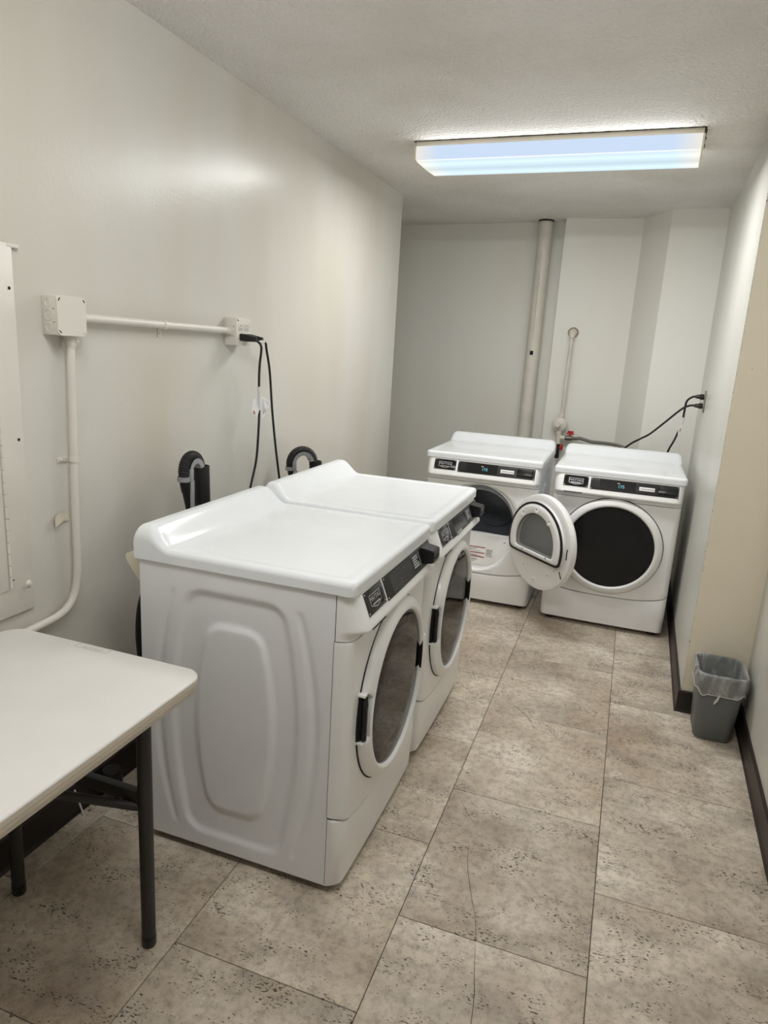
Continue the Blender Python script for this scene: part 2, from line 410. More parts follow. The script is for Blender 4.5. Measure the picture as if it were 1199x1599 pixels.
b = MB(); b.box((-2.05, 4.42, -0.02), (-1.95, 5.85, ZC)); struct(b.build('wall_recess', MAT['wall_back'], smooth=False))

# floor tiles: real slabs with dark open joints
TW, TL = 0.50636, 0.61673
def clip_x(x0, x1, y0, y1):
    return max(x0, LX + 0.002 if y1 < 4.45 else -1.94), x1
tile_cache = {}
nt = 0
for k in range(-4, 3):
    x0, x1 = k * TW, (k + 1) * TW
    ph = 3.3974 if k % 2 == 0 else 3.0864
    j = -9
    while True:
        y0 = ph + j * TL; y1 = y0 + TL; j += 1
        if y0 > 5.3: break
        if y1 < YF + 0.05: continue
        a0, a1, c0, c1 = x0, x1, max(y0, YF), min(y1, 5.6)
        if k == 1: a1 = 1.045
        if k == 2: continue
        a0 = max(a0, LX if c0 < 4.42 else -1.9)
        lim = 1.045 if c0 < 3.1 else 0.824
        a1 = min(a1, lim)
        if a1 - a0 < 0.02: continue
        g = 0.0011
        key = (round(a1 - a0, 4), round(c1 - c0, 4))
        if key not in tile_cache:
            m = MB(); hx, hy = (a1 - a0) / 2 - g, (c1 - c0) / 2 - g
            rings = []
            for (ins, z) in ((0, -0.0035), (0, -0.0008), (0.0012, 0.0)):
                rings.append([(-hx + ins, -hy + ins, z), (hx - ins, -hy + ins, z), (hx - ins, hy - ins, z), (-hx + ins, hy - ins, z)])
            m.loops(rings, True, True, True)
            o = m.build('floor_tile', MAT['tile'], floor, smooth=False); tile_cache[key] = o.data
        else:
            o = bpy.data.objects.new('floor_tile', tile_cache[key]); COL.objects.link(o); o.parent = floor
        o.location = ((a0 + a1) / 2, (c0 + c1) / 2, 0.0)
        nt += 1
# hairline cracks and scratches in the tiles
def ribbon(mb, pts, wd, z=0.0004):
    P = [Vector((p[0], p[1], 0)) for p in pts]; n = len(P); vs = []
    for i in range(n):
        t = (P[min(i + 1, n - 1)] - P[max(i - 1, 0)]).normalized(); nn = Vector((-t.y, t.x, 0))
        ww = wd * (0.35 + 0.65 * sin(pi * min(1, max(0.08, i / (n - 1) + 0.05))))
        vs += [P[i] + nn * ww / 2 + Vector((0, 0, z)), P[i] - nn * ww / 2 + Vector((0, 0, z))]
    mb.add(vs, [(2 * i, 2 * i + 1, 2 * i + 3, 2 * i + 2) for i in range(n - 1)])
cr = MB()
ribbon(cr, bez([(0.118, 1.898), (0.133, 1.814), (0.170, 1.70), (0.200, 1.62), (0.219, 1.535)], 24), 0.0016)
ribbon(cr, bez([(0.219, 1.535), (0.235, 1.45), (0.250, 1.38), (0.262, 1.27), (0.27, 1.19)], 24), 0.0018)
ribbon(cr, bez([(0.035, 2.12), (0.085, 2.04), (0.125, 2.0)], 12), 0.0012)
ribbon(cr, bez([(0.10, 2.86), (0.17, 2.79), (0.215, 2.70)], 12), 0.0026)
cr.build('tile_crack', MAT['grout'], floor, smooth=False)

# baseboards (dark vinyl cove)
def baseboard(name, pts, h, th, side):
    """strip along pts; side = +1/-1 which side of the travel direction the face sticks out"""
    P = [Vector((p[0], p[1], 0)) for p in pts]; n = len(P); off = []
    for i in range(n):
        ns = []
        if i > 0: t = (P[i] - P[i - 1]).normalized(); ns.append(Vector((-t.y, t.x, 0)))
        if i < n - 1: t = (P[i + 1] - P[i]).normalized(); ns.append(Vector((-t.y, t.x, 0)))
        nn = sum(ns, Vector()) / len(ns); nn = nn / max(0.3, nn.length_squared)
        off.append(nn * side)
    rings = []
    for p, o in zip(P, off):
        rings.append([p + Vector((0, 0, 0.0)), p + o * (th + 0.006) + Vector((0, 0, 0.0)), p + o * th + Vector((0, 0, 0.012)), p + o * th + Vector((0, 0, h - 0.004)), p + o * (th - 0.004) + Vector((0, 0, h)), p + Vector((0, 0, h))])
    m = MB(); m.loops(rings, True, True, True)
    return struct(m.build(name, MAT['base'], smooth=False))
baseboard('baseboard_left', [(LX, YF), (LX, 4.42)], 0.105, 0.009, -1)
baseboard('baseboard_right', [(0.822, 4.888), (0.797, 3.15), (1.045, 3.15), (1.02, 2.15), (1.02, YF)], 0.10, 0.011, -1)
baseboard('baseboard_back', [(-1.9, 5.542), (-0.172, 5.325), (-0.172, 5.205), (0.337, 5.207), (0.500, 4.917), (0.80, 4.892)], 0.10, 0.010, -1)

# ------------------------------------------------------------------ ceiling lights
def ceiling_light(i, xy, rz, label):
    t = tag(empty('ceiling_light', (xy[0], xy[1], ZC), rz), label, 'ceiling light', 'fluorescent wraparound fixtures')
    L = 0.615; W = 0.155
    m = MB(); m.box((-L + 0.004, -W + 0.004, -0.022), (L - 0.004, W - 0.004, 0.0), bev=0.002); m.build('housing', MAT['fixture'], t)
    # wraparound lens: near and far faces, flat bottom with a raised crease at each side
    prof = [(-W, -0.022), (-W, -0.068), (-W + 0.006, -0.078), (-W + 0.010, -0.0765), (-W + 0.016, -0.0815), (-W + 0.024, -0.0825), (0, -0.086),
            (W - 0.024, -0.0825), (W - 0.016, -0.0815), (W - 0.010, -0.0765), (W - 0.006, -0.078), (W, -0.068), (W, -0.022)]
    m = MB(); rings = [[(x, p[0], p[1]) for p in prof] for x in (-L + 0.006, L - 0.006)]
    n = len(prof)
    for k in range(n - 1):
        mi = 0 if k in (0, 1, n - 3, n - 2) else {2: 2, n - 4: 2, 3: 3, n - 5: 3}.get(k, 1)
        m.add([rings[0][k], rings[0][k + 1], rings[1][k + 1], rings[1][k]], [(0, 1, 2, 3)], mi)
    m.build('diffuser', [MAT['lens_side'], MAT['lens_bottom'], MAT['lens_groove'], MAT['lens_ridge']], t, smooth=False)
    for sx in (-1, 1):
        e = MB(); ring = [(0, p[0] * 1.012, p[1] * 1.012) for p in prof]
        x0, x1 = (L - 0.007) * sx, (L + 0.001) * sx
        e.loops([[(x0, p[1], p[2]) for p in ring], [(x1, p[1], p[2]) for p in ring]], True, True, True)
        e.build('end_cap', MAT['fixture'], t, smooth=False)
    # sooty dust collected along the joint with the ceiling
    random.seed(11 + i); m = MB()
    for sy in (-1, 1):
        vs = []; N = 90
        for k in range(N + 1):
            x = -L - 0.004 + (2 * L + 0.008) * k / N
            vs += [(x, sy * (W - 0.006), -0.0008), (x, sy * (W + 0.003 + random.random() * 0.007), -0.0008)]
        m.add(vs, [(2 * k, 2 * k + 1, 2 * k + 3, 2 * k + 2) for k in range(N)])
    for sx in (-1, 1):
        vs = []; N = 24
        for k in range(N + 1):
            y = -W - 0.004 + (2 * W + 0.008) * k / N
            vs += [(sx * (L - 0.01), y, -0.0008), (sx * (L + 0.002 + random.random() * 0.006), y, -0.0008)]
        m.add(vs, [(2 * k, 2 * k + 1, 2 * k + 3, 2 * k + 2) for k in range(N)])
    m.build('dust_line', MAT['soot'], t, smooth=False)
    ld = bpy.data.lights.new('tube_light', 'AREA'); ld.shape = 'RECTANGLE'; ld.size = 1.16; ld.size_y = 0.27; ld.energy = LAMP_POWER[i]; ld.color = LAMP_COLOR
    lo = bpy.data.objects.new('tube_light', ld); COL.objects.link(lo); lo.parent = t; lo.location = (0, 0, -0.090)
    for sy in (-1, 1):      # light leaving the two long sides of the lens
        ld = bpy.data.lights.new('tube_light_side', 'AREA'); ld.shape = 'RECTANGLE'; ld.size = 1.16; ld.size_y = 0.045; ld.energy = LAMP_SIDE[i]; ld.color = LAMP_COLOR
        lo = bpy.data.objects.new('tube_light_side', ld); COL.objects.link(lo); lo.parent = t; lo.location = (0, sy * (W + 0.003), -0.047); lo.rotation_euler = (sy * pi / 2, 0, 0)
ceiling_light(0, *FIXTURES[0], 'lit fluorescent ceiling light with a long pale lens, over the far half of the room')
ceiling_light(1, *FIXTURES[1], 'second fluorescent ceiling light, over the folding table outside the picture')

# ------------------------------------------------------------------ laundry machines (local: x right, y into the machine, z up; front at y = 0)
HW = 0.343; ZT = 0.905; DEP = 0.655
def z_seam(x): return 0.205 + 0.042 * (abs(x) / HW) ** 3
def fy(x):
    a = abs(x); y = -0.004 * (1 - (x / HW) ** 2)
    if a > 0.306: y += 0.037 * (1 - sqrt(max(0.0, 1 - ((a - 0.306) / 0.037) ** 2)))
    return y
def face_y(z):      # slanted console face
    return -0.001 + (z - 0.900) / (0.900 - 0.815) * 0.034
FACE_TILT = math.atan2(0.034, 0.085)
def face_M(x, z, lift=0.0):
    """frame lying on the console face: X right, Y up the face, Z out of it"""
    c, s = cos(FACE_TILT), sin(FACE_TILT)
    X = Vector((1, 0, 0)); Y = Vector((0, s, c)); Z = Vector((0, -c, s))
    m = Matrix((X, Y, Z)).transposed().to_4x4()
    m.translation = Vector((x, face_y(z), z)) + Z * lift
    return m

def emboss(y, z):   # depth of the pressed channels on the side panel
    yc, zc = 0.348, 0.458
    def sd(w0, bulge, h, rnd=0.045):
        v = (z - zc) / h
        a = w0 + bulge * max(0.0, 1 - v * v)
        du = abs(y - yc) - a + rnd; dv = abs(z - zc) - h + rnd
        return min(max(du, dv), 0) + sqrt(max(du, 0) ** 2 + max(dv, 0) ** 2) - rnd
    e = 0.011
    step = lambda d: smooth01((e - d) / (2 * e))
    A = step(sd(0.147, 0.050, 0.380)) - step(sd(0.082, 0.042, 0.292))
    # outer side channels
    h2 = 0.375
    v = (z - zc) / h2
    if abs(v) < 1.05:
        a1 = 0.186 + 0.05 * max(0, 1 - v * v); a2 = a1 + 0.020 + 0.012 * max(0, 1 - v * v)
        du = max(a1 - abs(y - yc), abs(y - yc) - a2); dv = abs(z - zc) - h2
        A += step(max(du, dv) + 0.006) * 0.7
    return -0.0085 * A

def make_lid():
    """worktop with raised splash at the rear; rounded edges"""
    W = 0.351; y0, y1 = -0.005, 0.668
    NX, NY = 56, 64
    def warp(t, r=0.16):  # denser near the ends
        return 0.5 - 0.5 * cos(pi * t) if True else t
    def P(u, v):
        x = -W + 2 * W * warp(u); y = y0 + (y1 - y0) * warp(v)
        s = smooth01((y - 0.555) / 0.075)
        ax = abs(x)
        base = 0.942 + 0.0025 * (smooth01((ax - (W - 0.045)) / 0.02)) * (1 - s) + 0.0025 * smooth01((0.045 - (y - y0)) / 0.02) 
        base = min(base, 0.9448)
        z = base + s * 0.060
        rx = 0.014 + 0.022 * s
        tx = max(0.0, (ax - (W - rx)) / rx); ty = max(0.0, (y0 + 0.014 - y) / 0.014); tb = max(0.0, (y - (y1 - 0.018)) / 0.018)
        z -= rx * (1 - sqrt(max(0, 1 - min(1, tx) ** 2)))
        z -= 0.014 * (1 - sqrt(max(0, 1 - min(1, ty) ** 2)))
        z -= 0.018 * (1 - sqrt(max(0, 1 - min(1, tb) ** 2)))
        # rounded plan corners
        cr = 0.022
        dx = ax - (W - cr); dy = (y0 + cr) - y
        if dx > 0 and dy > 0:
            d = sqrt(dx * dx + dy * dy); k = max(dx, dy) / d if d > 0 else 1
            x = math.copysign((W - cr) + dx * k, x); y = (y0 + cr) - dy * k
        return (x, y, z)
    m = MB(); m.grid(P, NX, NY)
    # skirt down to the cabinet
    ring = [P(i / NX, 0) for i in range(NX)] + [P(1, j / NY) for j in range(NY)] + [P(1 - i / NX, 1) for i in range(NX)] + [P(0, 1 - j / NY) for j in range(NY)]
    low = [(x * 0.998, y + (0.001 if y < 0.3 else -0.001), 0.9065) for x, y, z in ring]
    low2 = [(x * 0.97, y * 0.97 + 0.01, 0.9065) for x, y, z in ring]
    m.loops([ring, low, low2], True, False, True)
    return m

def make_front(hole, top=0.774):
    """front panel with a (polar) hole; outer edge rectangular with the curved seam below; hole(theta) -> r about (0, ZCN)"""
    angs = [2 * pi * k / 120 for k in range(120)]
    zc = ZCN
    corners = [math.atan2(top - zc, HW), math.atan2(top - zc, -HW), math.atan2(z_seam(HW) + 0.002 - zc, -HW) % (2 * pi), math.atan2(z_seam(HW) + 0.002 - zc, HW) % (2 * pi)]
    angs = sorted(set(round(a, 6) for a in angs + corners))
    def inside(x, z): return abs(x) <= HW and z <= top and z >= z_seam(x) + 0.002
    rings = []; NL = 22
    outer = []
    for a in angs:
        lo, hi = 0.0, 0.6
        for _ in range(40):
            mid = (lo + hi) / 2
            if inside(mid * cos(a), zc + mid * sin(a)): lo = mid
            else: hi = mid
        outer.append(lo)
    rings.append([(0.985 * min(hole(a), o - 0.002) * cos(a), 0.02, zc + 0.985 * min(hole(a), o - 0.002) * sin(a)) for a, o in zip(angs, outer)])
    for k in range(NL + 1):
        t = k / NL; ring = []
        for a, ro in zip(angs, outer):
            rh = min(hole(a), ro - 0.002)
            r = rh + (ro - rh) * t; x = r * cos(a); z = zc + r * sin(a)
            y = fy(x) + (0.006 * (1 - t * 14) if t < 1 / 14 else 0)
            ring.append((x, y, z))
        rings.append(ring)
    rings.append([(x, y + 0.014, z) for x, y, z in rings[-1]])
    m = MB(); m.loops(rings, True); return m

def make_kick():
    N = 36; m = MB(); rings = []
    xs = [-HW + 2 * HW * (0.5 - 0.5 * cos(pi * i / N)) for i in range(N + 1)]
    for (fz, dy) in ((0, 0.05), (0, 0.012), (0.03, 0.003), (0.5, 0.0), (0.94, 0.0), (0.985, 0.003), (1.0, 0.010), (1.0, 0.05)):
        ring = []
        for x in xs:
            zt = z_seam(x) - 0.003; z = 0.026 + (zt - 0.026) * fz
            tuck = 0.010 * (1 - fz)
            ring.append((x, fy(x) + dy + tuck * 0.3, z))
        ring = [(ring[0][0], max(0.0465, ring[0][1]), ring[0][2])] + ring + [(ring[-1][0], max(0.0465, ring[-1][1]), ring[-1][2])]
        rings.append(ring)
    m.loops(rings, False); return m

def make_console():
    prof = [(0.020, 0.9055), (0.0015, 0.9045), (-0.001, 0.900), (-0.0335, 0.8185), (-0.0355, 0.813), (-0.0365, 0.809), (-0.0350, 0.8045), (-0.030, 0.8015), (-0.017, 0.796), (-0.003, 0.788), (0.001, 0.781), (0.001, 0.777), (0.02, 0.7765)]
    N = 48; rings = []
    xs = [-HW + 2 * HW * (0.5 - 0.5 * cos(pi * i / N)) for i in range(N + 1)]
    for (py, pz) in prof:
        ring = []
        for x in xs:
            a = abs(x); g = 0.0
            if a > 0.303: g = 1 - sqrt(max(0.0, 1 - ((a - 0.303) / 0.040) ** 2))
            ring.append((x, py + g * (0.046 - py) if py < 0.02 else py + g * 0.026, pz))
        rings.append(ring)
    m = MB(); m.loops(rings, False); return m

ZCN = 0.508; R_OUT = 0.279; R_GL = 0.237
def ring_mesh(washer):
    """door frame: lathed bezel; on washers the rim is cut back at the handle (left) and hinge (right)"""
    prof = [(R_OUT - 0.004, 0.0), (R_OUT, -0.004), (R_OUT, -0.014), (R_OUT - 0.004, -0.022), (R_OUT - 0.012, -0.0285), (R_OUT - 0.022, -0.0325), (R_GL + 0.012, -0.036), (R_GL + 0.005, -0.0352), (R_GL + 0.001, -0.031), (R_GL - 0.001, -0.024)]
    N = 160; rings = []
    for (r, y) in prof:
        ring = []
        for k in range(N):
            a = 2 * pi * k / N; rr_ = r
            if washer:
                zz = R_OUT * sin(a)
                if cos(a) < 0 and -0.048 < zz < 0.088: rr_ = min(r, R_GL + 0.016 + 0 * r)
                if cos(a) > 0 and -0.06 < zz < 0.07: rr_ = min(r, R_GL + 0.019)
            ring.append((rr_ * cos(a), y, ZCN + rr_ * sin(a)))
        rings.append(ring)
    m = MB(); m.loops(rings, True); return m

def D_r(a, R, d, p=16):
    s = sin(a)
    if s >= -1e-4: return R
    c = d / (-s); return (R ** -p + c ** -p) ** (-1.0 / p)
def D_ring(R, d, y, sx=1.0, N=96, zc=0.0):
    return [(sx * D_r(2 * pi * k / N, R, d) * cos(2 * pi * k / N), y, zc + D_r(2 * pi * k / N, R, d) * sin(2 * pi * k / N)) for k in range(N)]

def badge(parent, shield):
    bx0, bx1, z0, z1 = -0.292, -0.158, 0.838, 0.898
    cxm, czm = (bx0 + bx1) / 2, (z0 + z1) / 2
    Mf = face_M(cxm, czm, 0.0); hw, hh = (bx1 - bx0) / 2, (z1 - z0) / 2 / cos(FACE_TILT)
    m = MB(); m.box((-hw - 0.004, -hh - 0.004, -0.002), (hw + 0.004, hh + 0.004, 0.0008), M=Mf, bev=0.0006); m.build('badge_frame', MAT['plastic'], parent)
    m = MB(); m.box((-hw, -hh, -0.001), (hw, hh, 0.0022), M=Mf, bev=0.0008); bd = m.build('badge', MAT['blackgloss'], parent)
    # emblem: outlined shield with lettering
    e = MB(); w_, h_ = 0.040, 0.0165; tip = 0.006
    o1 = [(-w_, h_), (w_, h_), (w_ - 0.001, -h_ + 0.004), (0, -h_ - tip), (-w_ + 0.001, -h_ + 0.004)]
    o2 = [(x * 0.955, y * 0.90) for x, y in o1]
    n = 5
    e.add([(x, y, 0.0028) for x, y in o1] + [(x, y, 0.0028) for x, y in o2], [(i, (i + 1) % n, n + (i + 1) % n, n + i) for i in range(n)], 0, Mf)
    text_bm(e, 'MAYTAG', 0.0182, Mf @ Matrix.Translation((0, 0.004, 0)), 0.0028)
    e.box((-0.026, -0.0125, 0.0026), (0.026, -0.0095, 0.0029), M=Mf)
    e.build('emblem', MAT['silver'], bd, smooth=False)
    for sx in (-1, 1):
        for sy in (-1, 1):
            s = MB(); s.lathe([(0.0001, 0.0036), (0.002, 0.0034), (0.003, 0.0022)], 10, 'z', (sx * (hw - 0.006), sy * (hh - 0.006), 0), M=Mf); s.build('screw', MAT['screw'], bd)

def control_panel(parent, dryer, grey_patch=False):
    x0, x1, z0, z1 = -0.146, 0.313, 0.834, 0.897
    cxm, czm = (x0 + x1) / 2, (z0 + z1) / 2
    Mf = face_M(cxm, czm, 0.0); hw, hh = (x1 - x0) / 2, (z1 - z0) / 2 / cos(FACE_TILT)
    m = MB(); m.box((-hw, -hh, -0.001), (hw, hh, 0.0022), M=Mf, bev=0.0008); cp = m.build('control_panel', MAT['black'], parent)
    m = MB(); m.box((-hw + 0.05, -hh + 0.004, 0.002), (0.010, hh - 0.004, 0.0027), M=Mf); m.build('display', MAT['display'], cp)
    for sx in (-1, 1):
        for sy in (-1, 1):
            s = MB(); s.lathe([(0.0001, 0.0036), (0.002, 0.0034), (0.003, 0.0022)], 10, 'z', (sx * (hw - 0.006), sy * (hh - 0.006), 0), M=Mf); s.build('screw', MAT['screw'], cp)
    if dryer:
        e = MB(); text_bm(e, '175', 0.024, Mf @ Matrix.Translation((-0.066, -0.004, 0)), 0.0032); e.build('digits', MAT['digits'], cp, smooth=False)
        e = MB(); e.box((-0.088, 0.0125, 0.0028), (-0.074, 0.0155, 0.0032), M=Mf); e.build('indicator', MAT['sticker'], cp, smooth=False)
        m = MB(); m.box((0.028, -0.012, 0.002), (0.108, 0.009, 0.003), M=Mf, bev=0.0008); st = m.build('sticker', MAT['sticker'], cp)
        e = MB(); x = 0.034
        random.seed(3)
        while x < 0.1:
            l = 0.003 + random.random() * 0.005; e.box((x, -0.0035, 0.0031), (x + l, 0.0005, 0.0033), M=Mf); x += l + 0.0014
        e.build('print', MAT['ink'], st, smooth=False)
        # card slot: recessed frame with horizontal ribs
        m = MB(); m.box((0.126, -0.023, 0.0015), (0.218, 0.023, 0.006), M=Mf, bev=0.0015); rd = m.build('card_reader', MAT['blackgloss'], cp)
        for q in range(3):
            m = MB(); m.box((0.134, -0.014 + q * 0.0115, 0.005), (0.210, -0.008 + q * 0.0115, 0.0085), M=Mf, bev=0.001); m.build('rib', MAT['black'], rd)
    else:
        e = MB(); random.seed(5)
        for q in range(7):      # faint display legends
            xx = -0.15 + random.random() * 0.12; yy = -0.018 + random.random() * 0.034
            e.box((xx, yy, 0.0027), (xx + 0.008, yy + 0.0025, 0.0029), M=Mf)
        e.build('legend', plain_ink2, cp, smooth=False)['kind'] = 'stuff'
        m = MB()
        for q in range(5):
            y0_ = 0.018 - q * 0.0078
            m.box((0.034, y0_ - 0.0022, 0.0022), (0.082 if q != 2 else 0.07, y0_ + 0.0022, 0.003), M=Mf)
        m.build('instruction_print', MAT['silver'], cp, smooth=False)
        m = MB(); m.box((0.096, -0.024, 0.0022), (0.0975, 0.024, 0.0032), M=Mf); m.build('divider', MAT['silver'], cp, smooth=False)
        m = MB(); m.lathe([(0.0001, 0.0034), (0.003, 0.0034), (0.0032, 0.0022)], 12, 'z', (0.088, -0.014, 0), M=Mf); m.build('indicator', plain_green, cp)
        # protruding card reader
        Mx = Matrix.Translation(Vector((cxm, face_y(czm), czm)))
        vs = [(0.128, 0.02, 0.030), (0.206, 0.02, 0.030), (0.206, 0.02, -0.030), (0.128, 0.02, -0.030), (0.130, -0.040, 0.020), (0.204, -0.040, 0.020), (0.204, -0.040, -0.020), (0.130, -0.040, -0.020)]
        m = MB(); bmx = bmesh.new(); bv = [bmx.verts.new(Mx @ Vector(v)) for v in vs]
        for f in ((0, 1, 2, 3), (7, 6, 5, 4), (4, 5, 1, 0), (5, 6, 2, 1), (6, 7, 3, 2), (7, 4, 0, 3)): bmx.faces.new([bv[i] for i in f])
        bmesh.ops.bevel(bmx, geom=bmx.edges[:], offset=0.003, segments=2, affect='EDGES'); bmx.verts.index_update()
        m.add([v.co for v in bmx.verts], [[v.index for v in f.verts] for f in bmx.faces]); bmx.free()
        rd = m.build('card_reader', MAT['black'], cp)
        m = MB(); m.box((0.140, -0.0415, -0.006), (0.194, -0.0395, -0.001), M=Mx); m.build('card_slot', MAT['gap'], rd, smooth=False)
        if grey_patch:
            m = MB(); m.box((-0.160, -hh + 0.003, 0.0026), (-0.085, -hh + 0.016, 0.0032), M=Mf @ Matrix.Rotation(0.04, 4, 'Z')); st = m.build('grey_strip', MAT['greyplastic'], cp, smooth=False)  # flat grey strip low on the left of the panel
plain_ink2 = plain('faint_display_ink', (88, 90, 92), 0.5)
plain_green = plain('green_print', (60, 150, 70), 0.5)

SHARED = {}
def share(key, fn, name, mats, parent, **kw):
    if key in SHARED:
        o = bpy.data.objects.new(name, SHARED[key]); COL.objects.link(o); o.parent = parent; return o
    o = fn().build(name, mats, parent, **kw); SHARED[key] = o.data; return o

def side_bm(sx):
    NY_, NZ_ = 84, 116; m = MB()
    def P(u, v):
        y = 0.0480 + (DEP - 0.0480) * u; z = 0.027 + (ZT - 0.029) * v
        e = emboss(y, z)
        rb = 0.010
        return (sx * (HW + e), y, z)
    m.grid(P, NY_, NZ_)
    return m

def machine(name, label, cat, loc, rz, group, washer, opened=False, zs=1.0, grey_patch=False):
    t = tag(empty(name, loc, rz), label, cat, group); t.scale = (1, 1, zs)
    for sx in (-1, 1): share(('side', sx), lambda: side_bm(sx), 'side_panel', MAT['side'], t, ang=50)
    def cab():
        m = MB(); m.box((-HW + 0.012, 0.05, 0.026), (HW - 0.012, DEP - 0.0, 0.034)); m.box((-HW + 0.001, DEP - 0.012, 0.027), (HW - 0.001, DEP, ZT)); 
        m.box((-HW + 0.012, 0.05, ZT - 0.01), (HW - 0.012, DEP - 0.02, ZT)); return m
    def gapstrip():
        m = MB()
        m.box((gs * (HW - 0.004) - 0.002, 0.036, 0.03), (gs * (HW - 0.004) + 0.002, 0.060, ZT - 0.002))
        return m
    for gs in (-1, 1): share(('gapstrip', gs), gapstrip, 'seam_backing', MAT['gap'], t, smooth=False)
    share('cab', cab, 'cabinet_frame', MAT['side'], t, smooth=False)
    share('lid', make_lid, 'lid', MAT['enamel'], t, ang=60)
    share('console', make_console, 'console', MAT['plastic'], t, ang=40)
    share('kick', make_kick, 'kick_panel', MAT['plastic'], t, ang=40)
    for fx, fyy in ((-0.29, 0.06), (0.29, 0.06), (-0.29, 0.60), (0.29, 0.60)):
        m = MB(); m.lathe([(0.021, 0.0), (0.023, 0.004), (0.021, 0.012), (0.010, 0.014), (0.010, 0.03)], 16, 'z', (fx, fyy, 0), cap0=True); m.build('foot', MAT['black'], t)
    badge(t, washer); control_panel(t, not washer, grey_patch)
    if not opened:
        share('front', lambda: make_front(lambda a: 0.25), 'front_panel', MAT['plastic'], t, ang=40)
        m = MB(); m.box((-0.286, -0.0366, 0.8030), (-0.184, -0.028, 0.8075)); m.build('lip_shadow_strip', MAT['gap'], t, smooth=False)  # shadow line under the console lip, modelled as a thin dark strip
        m = MB(); m.lathe([(0.0005, -0.0005), (R_OUT + 0.0035, -0.0005), (R_OUT + 0.005, 0.004)], 96, 'y', (0, -0.004, ZCN)); m.build('door_seal', MAT['gap'], t)
        d = share(('ring', washer), lambda: ring_mesh(washer), 'door', MAT['plastic'], t, ang=40)
        m = MB(); m.lathe([(0.0005, -0.029), (0.08, -0.0288), (0.16, -0.0278), (R_GL - 0.01, -0.0262), (R_GL + 0.0005, -0.024)], 96, 'y', (0, 0, ZCN)); m.build('door_glass', MAT['doorglass' if washer else 'dryerglass'], d, ang=60)
        if washer:
            m = MB(); m.box((-0.274, -0.010, ZCN - 0.050), (-0.246, 0.0, ZCN + 0.090)); m.build('handle_pocket', MAT['gap'], d, smooth=False)
            m = MB(); zz = [ZCN - 0.046, ZCN - 0.043, ZCN - 0.03, ZCN - 0.028, ZCN + 0.055, ZCN + 0.057, ZCN + 0.070, ZCN + 0.086]
            rad = [0.004, 0.0085, 0.0085, 0.0075, 0.0075, 0.0085, 0.0085, 0.006]
            m.tube([(-0.266, -0.019, z) for z in zz], lambda i: rad[i], 14); m.build('handle', MAT['rubber'], d)
            for zq in (ZCN - 0.052, ZCN + 0.093):
                m = MB(); m.box((-0.279, -0.022, zq - 0.004), (-0.252, 0.0, zq + 0.004), bev=0.0015); m.build('handle_mount', MAT['plastic'], d)
            m = MB(); m.box((0.2335, -0.0345, ZCN - 0.046), (0.2465, 0.0, ZCN + 0.056)); m.build('hinge_pocket', MAT['gap'], d, smooth=False)
            m = MB(); m.box((0.2465, -0.0365, ZCN - 0.060), (0.260, 0.0, ZCN + 0.072), bev=0.003); m.box((0.231, -0.0365, ZCN - 0.057), (0.260, 0.0, ZCN - 0.046), bev=0.003); m.box((0.233, -0.0350, ZCN + 0.056), (0.260, 0.0, ZCN + 0.070), bev=0.003); m.build('hinge_cover', MAT['plastic'], d)
    return t

WG, DG = 'front loading washing machines', 'front loading clothes dryers'
machine('washing_machine', 'nearest white front-loading washer beside the folding table, embossed side panel in view', 'washer', (-0.175, 1.878, 0), pi / 2, WG, True)
machine('washing_machine', 'second white front-loading washer, between the nearest washer and the dryers', 'washer', (-0.175, 2.607, 0), pi / 2, WG, True, grey_patch=True)
machine('dryer', 'white dryer with its round door shut, beside the right wall', 'dryer', (0.407, 3.985, 0), 0.0, DG, False, zs=0.98)
D1 = machine('dryer', 'white dryer with its round door swung open, left of the shut dryer', 'dryer', (-0.366, 4.035, 0), 0.0, DG, False, opened=True, zs=0.98)

# --- the open dryer: recess, drum opening, drum, warning label, swung door
ZH = 0.521
def hole_r(a):    # recess edge about (0, ZCN)
    # circle r .25 about ZH with the bottom drawn down
    lo, hi = 0.0, 0.5
    for _ in range(36):
        mid = (lo + hi) / 2; x = mid * cos(a); z = ZCN + mid * sin(a) - ZH
        r = sqrt(x * x + z * z); th = math.atan2(z, x)
        if r < 0.250 + 0.052 * max(0, -sin(th)) ** 3: lo = mid
        else: hi = mid
    return lo
make_front(hole_r).build('front_panel', MAT['plastic'], D1, ang=40)
OPR, OPD, OPX = 0.238, 0.078, 0.915
def recess_pt(a, t):
    rh = 0.250 + 0.052 * max(0, -sin(a)) ** 3; rd = D_r(a, OPR, OPD)
    hx, hz = rh * cos(a), rh * sin(a); dx, dz = OPX * rd * cos(a), rd * sin(a)
    k = max(0.0, -sin(a))
    if t > 0.93: y = 0.0 + 0.024 * sqrt(max(0, 1 - ((t - 0.93) / 0.07) ** 2))
    else: y = 0.024
    y += 0.030 * k * smooth01((0.93 - t) / 0.75) 
    return (dx + (hx - dx) * t, y, ZH + dz + (hz - dz) * t)
m = MB(); N = 96
rings = []
ts = [0, 0.1, 0.25, 0.45, 0.65, 0.8, 0.93, 0.95, 0.97, 0.985, 1.0]
rings.append([(p[0] * 0.97, p[1] + 0.05, ZH + (p[2] - ZH) * 0.97) for p in [recess_pt(2 * pi * k / N, 0) for k in range(N)]])
for t_ in ts: rings.append([recess_pt(2 * pi * k / N, t_) for k in range(N)])
m.loops(rings, True); m.build('door_recess', MAT['plastic'], D1, ang=40)
m = MB(); m.lathe([(0.200, 0.07), (0.245, 0.075), (0.285, 0.10), (0.29, 0.16), (0.29, 0.56), (0.27, 0.60), (0.16, 0.61), (0.15, 0.585), (0.0005, 0.58)], 64, 'y', (0, 0, ZH)); m.build('drum', MAT['drum'], D1)
m = MB()
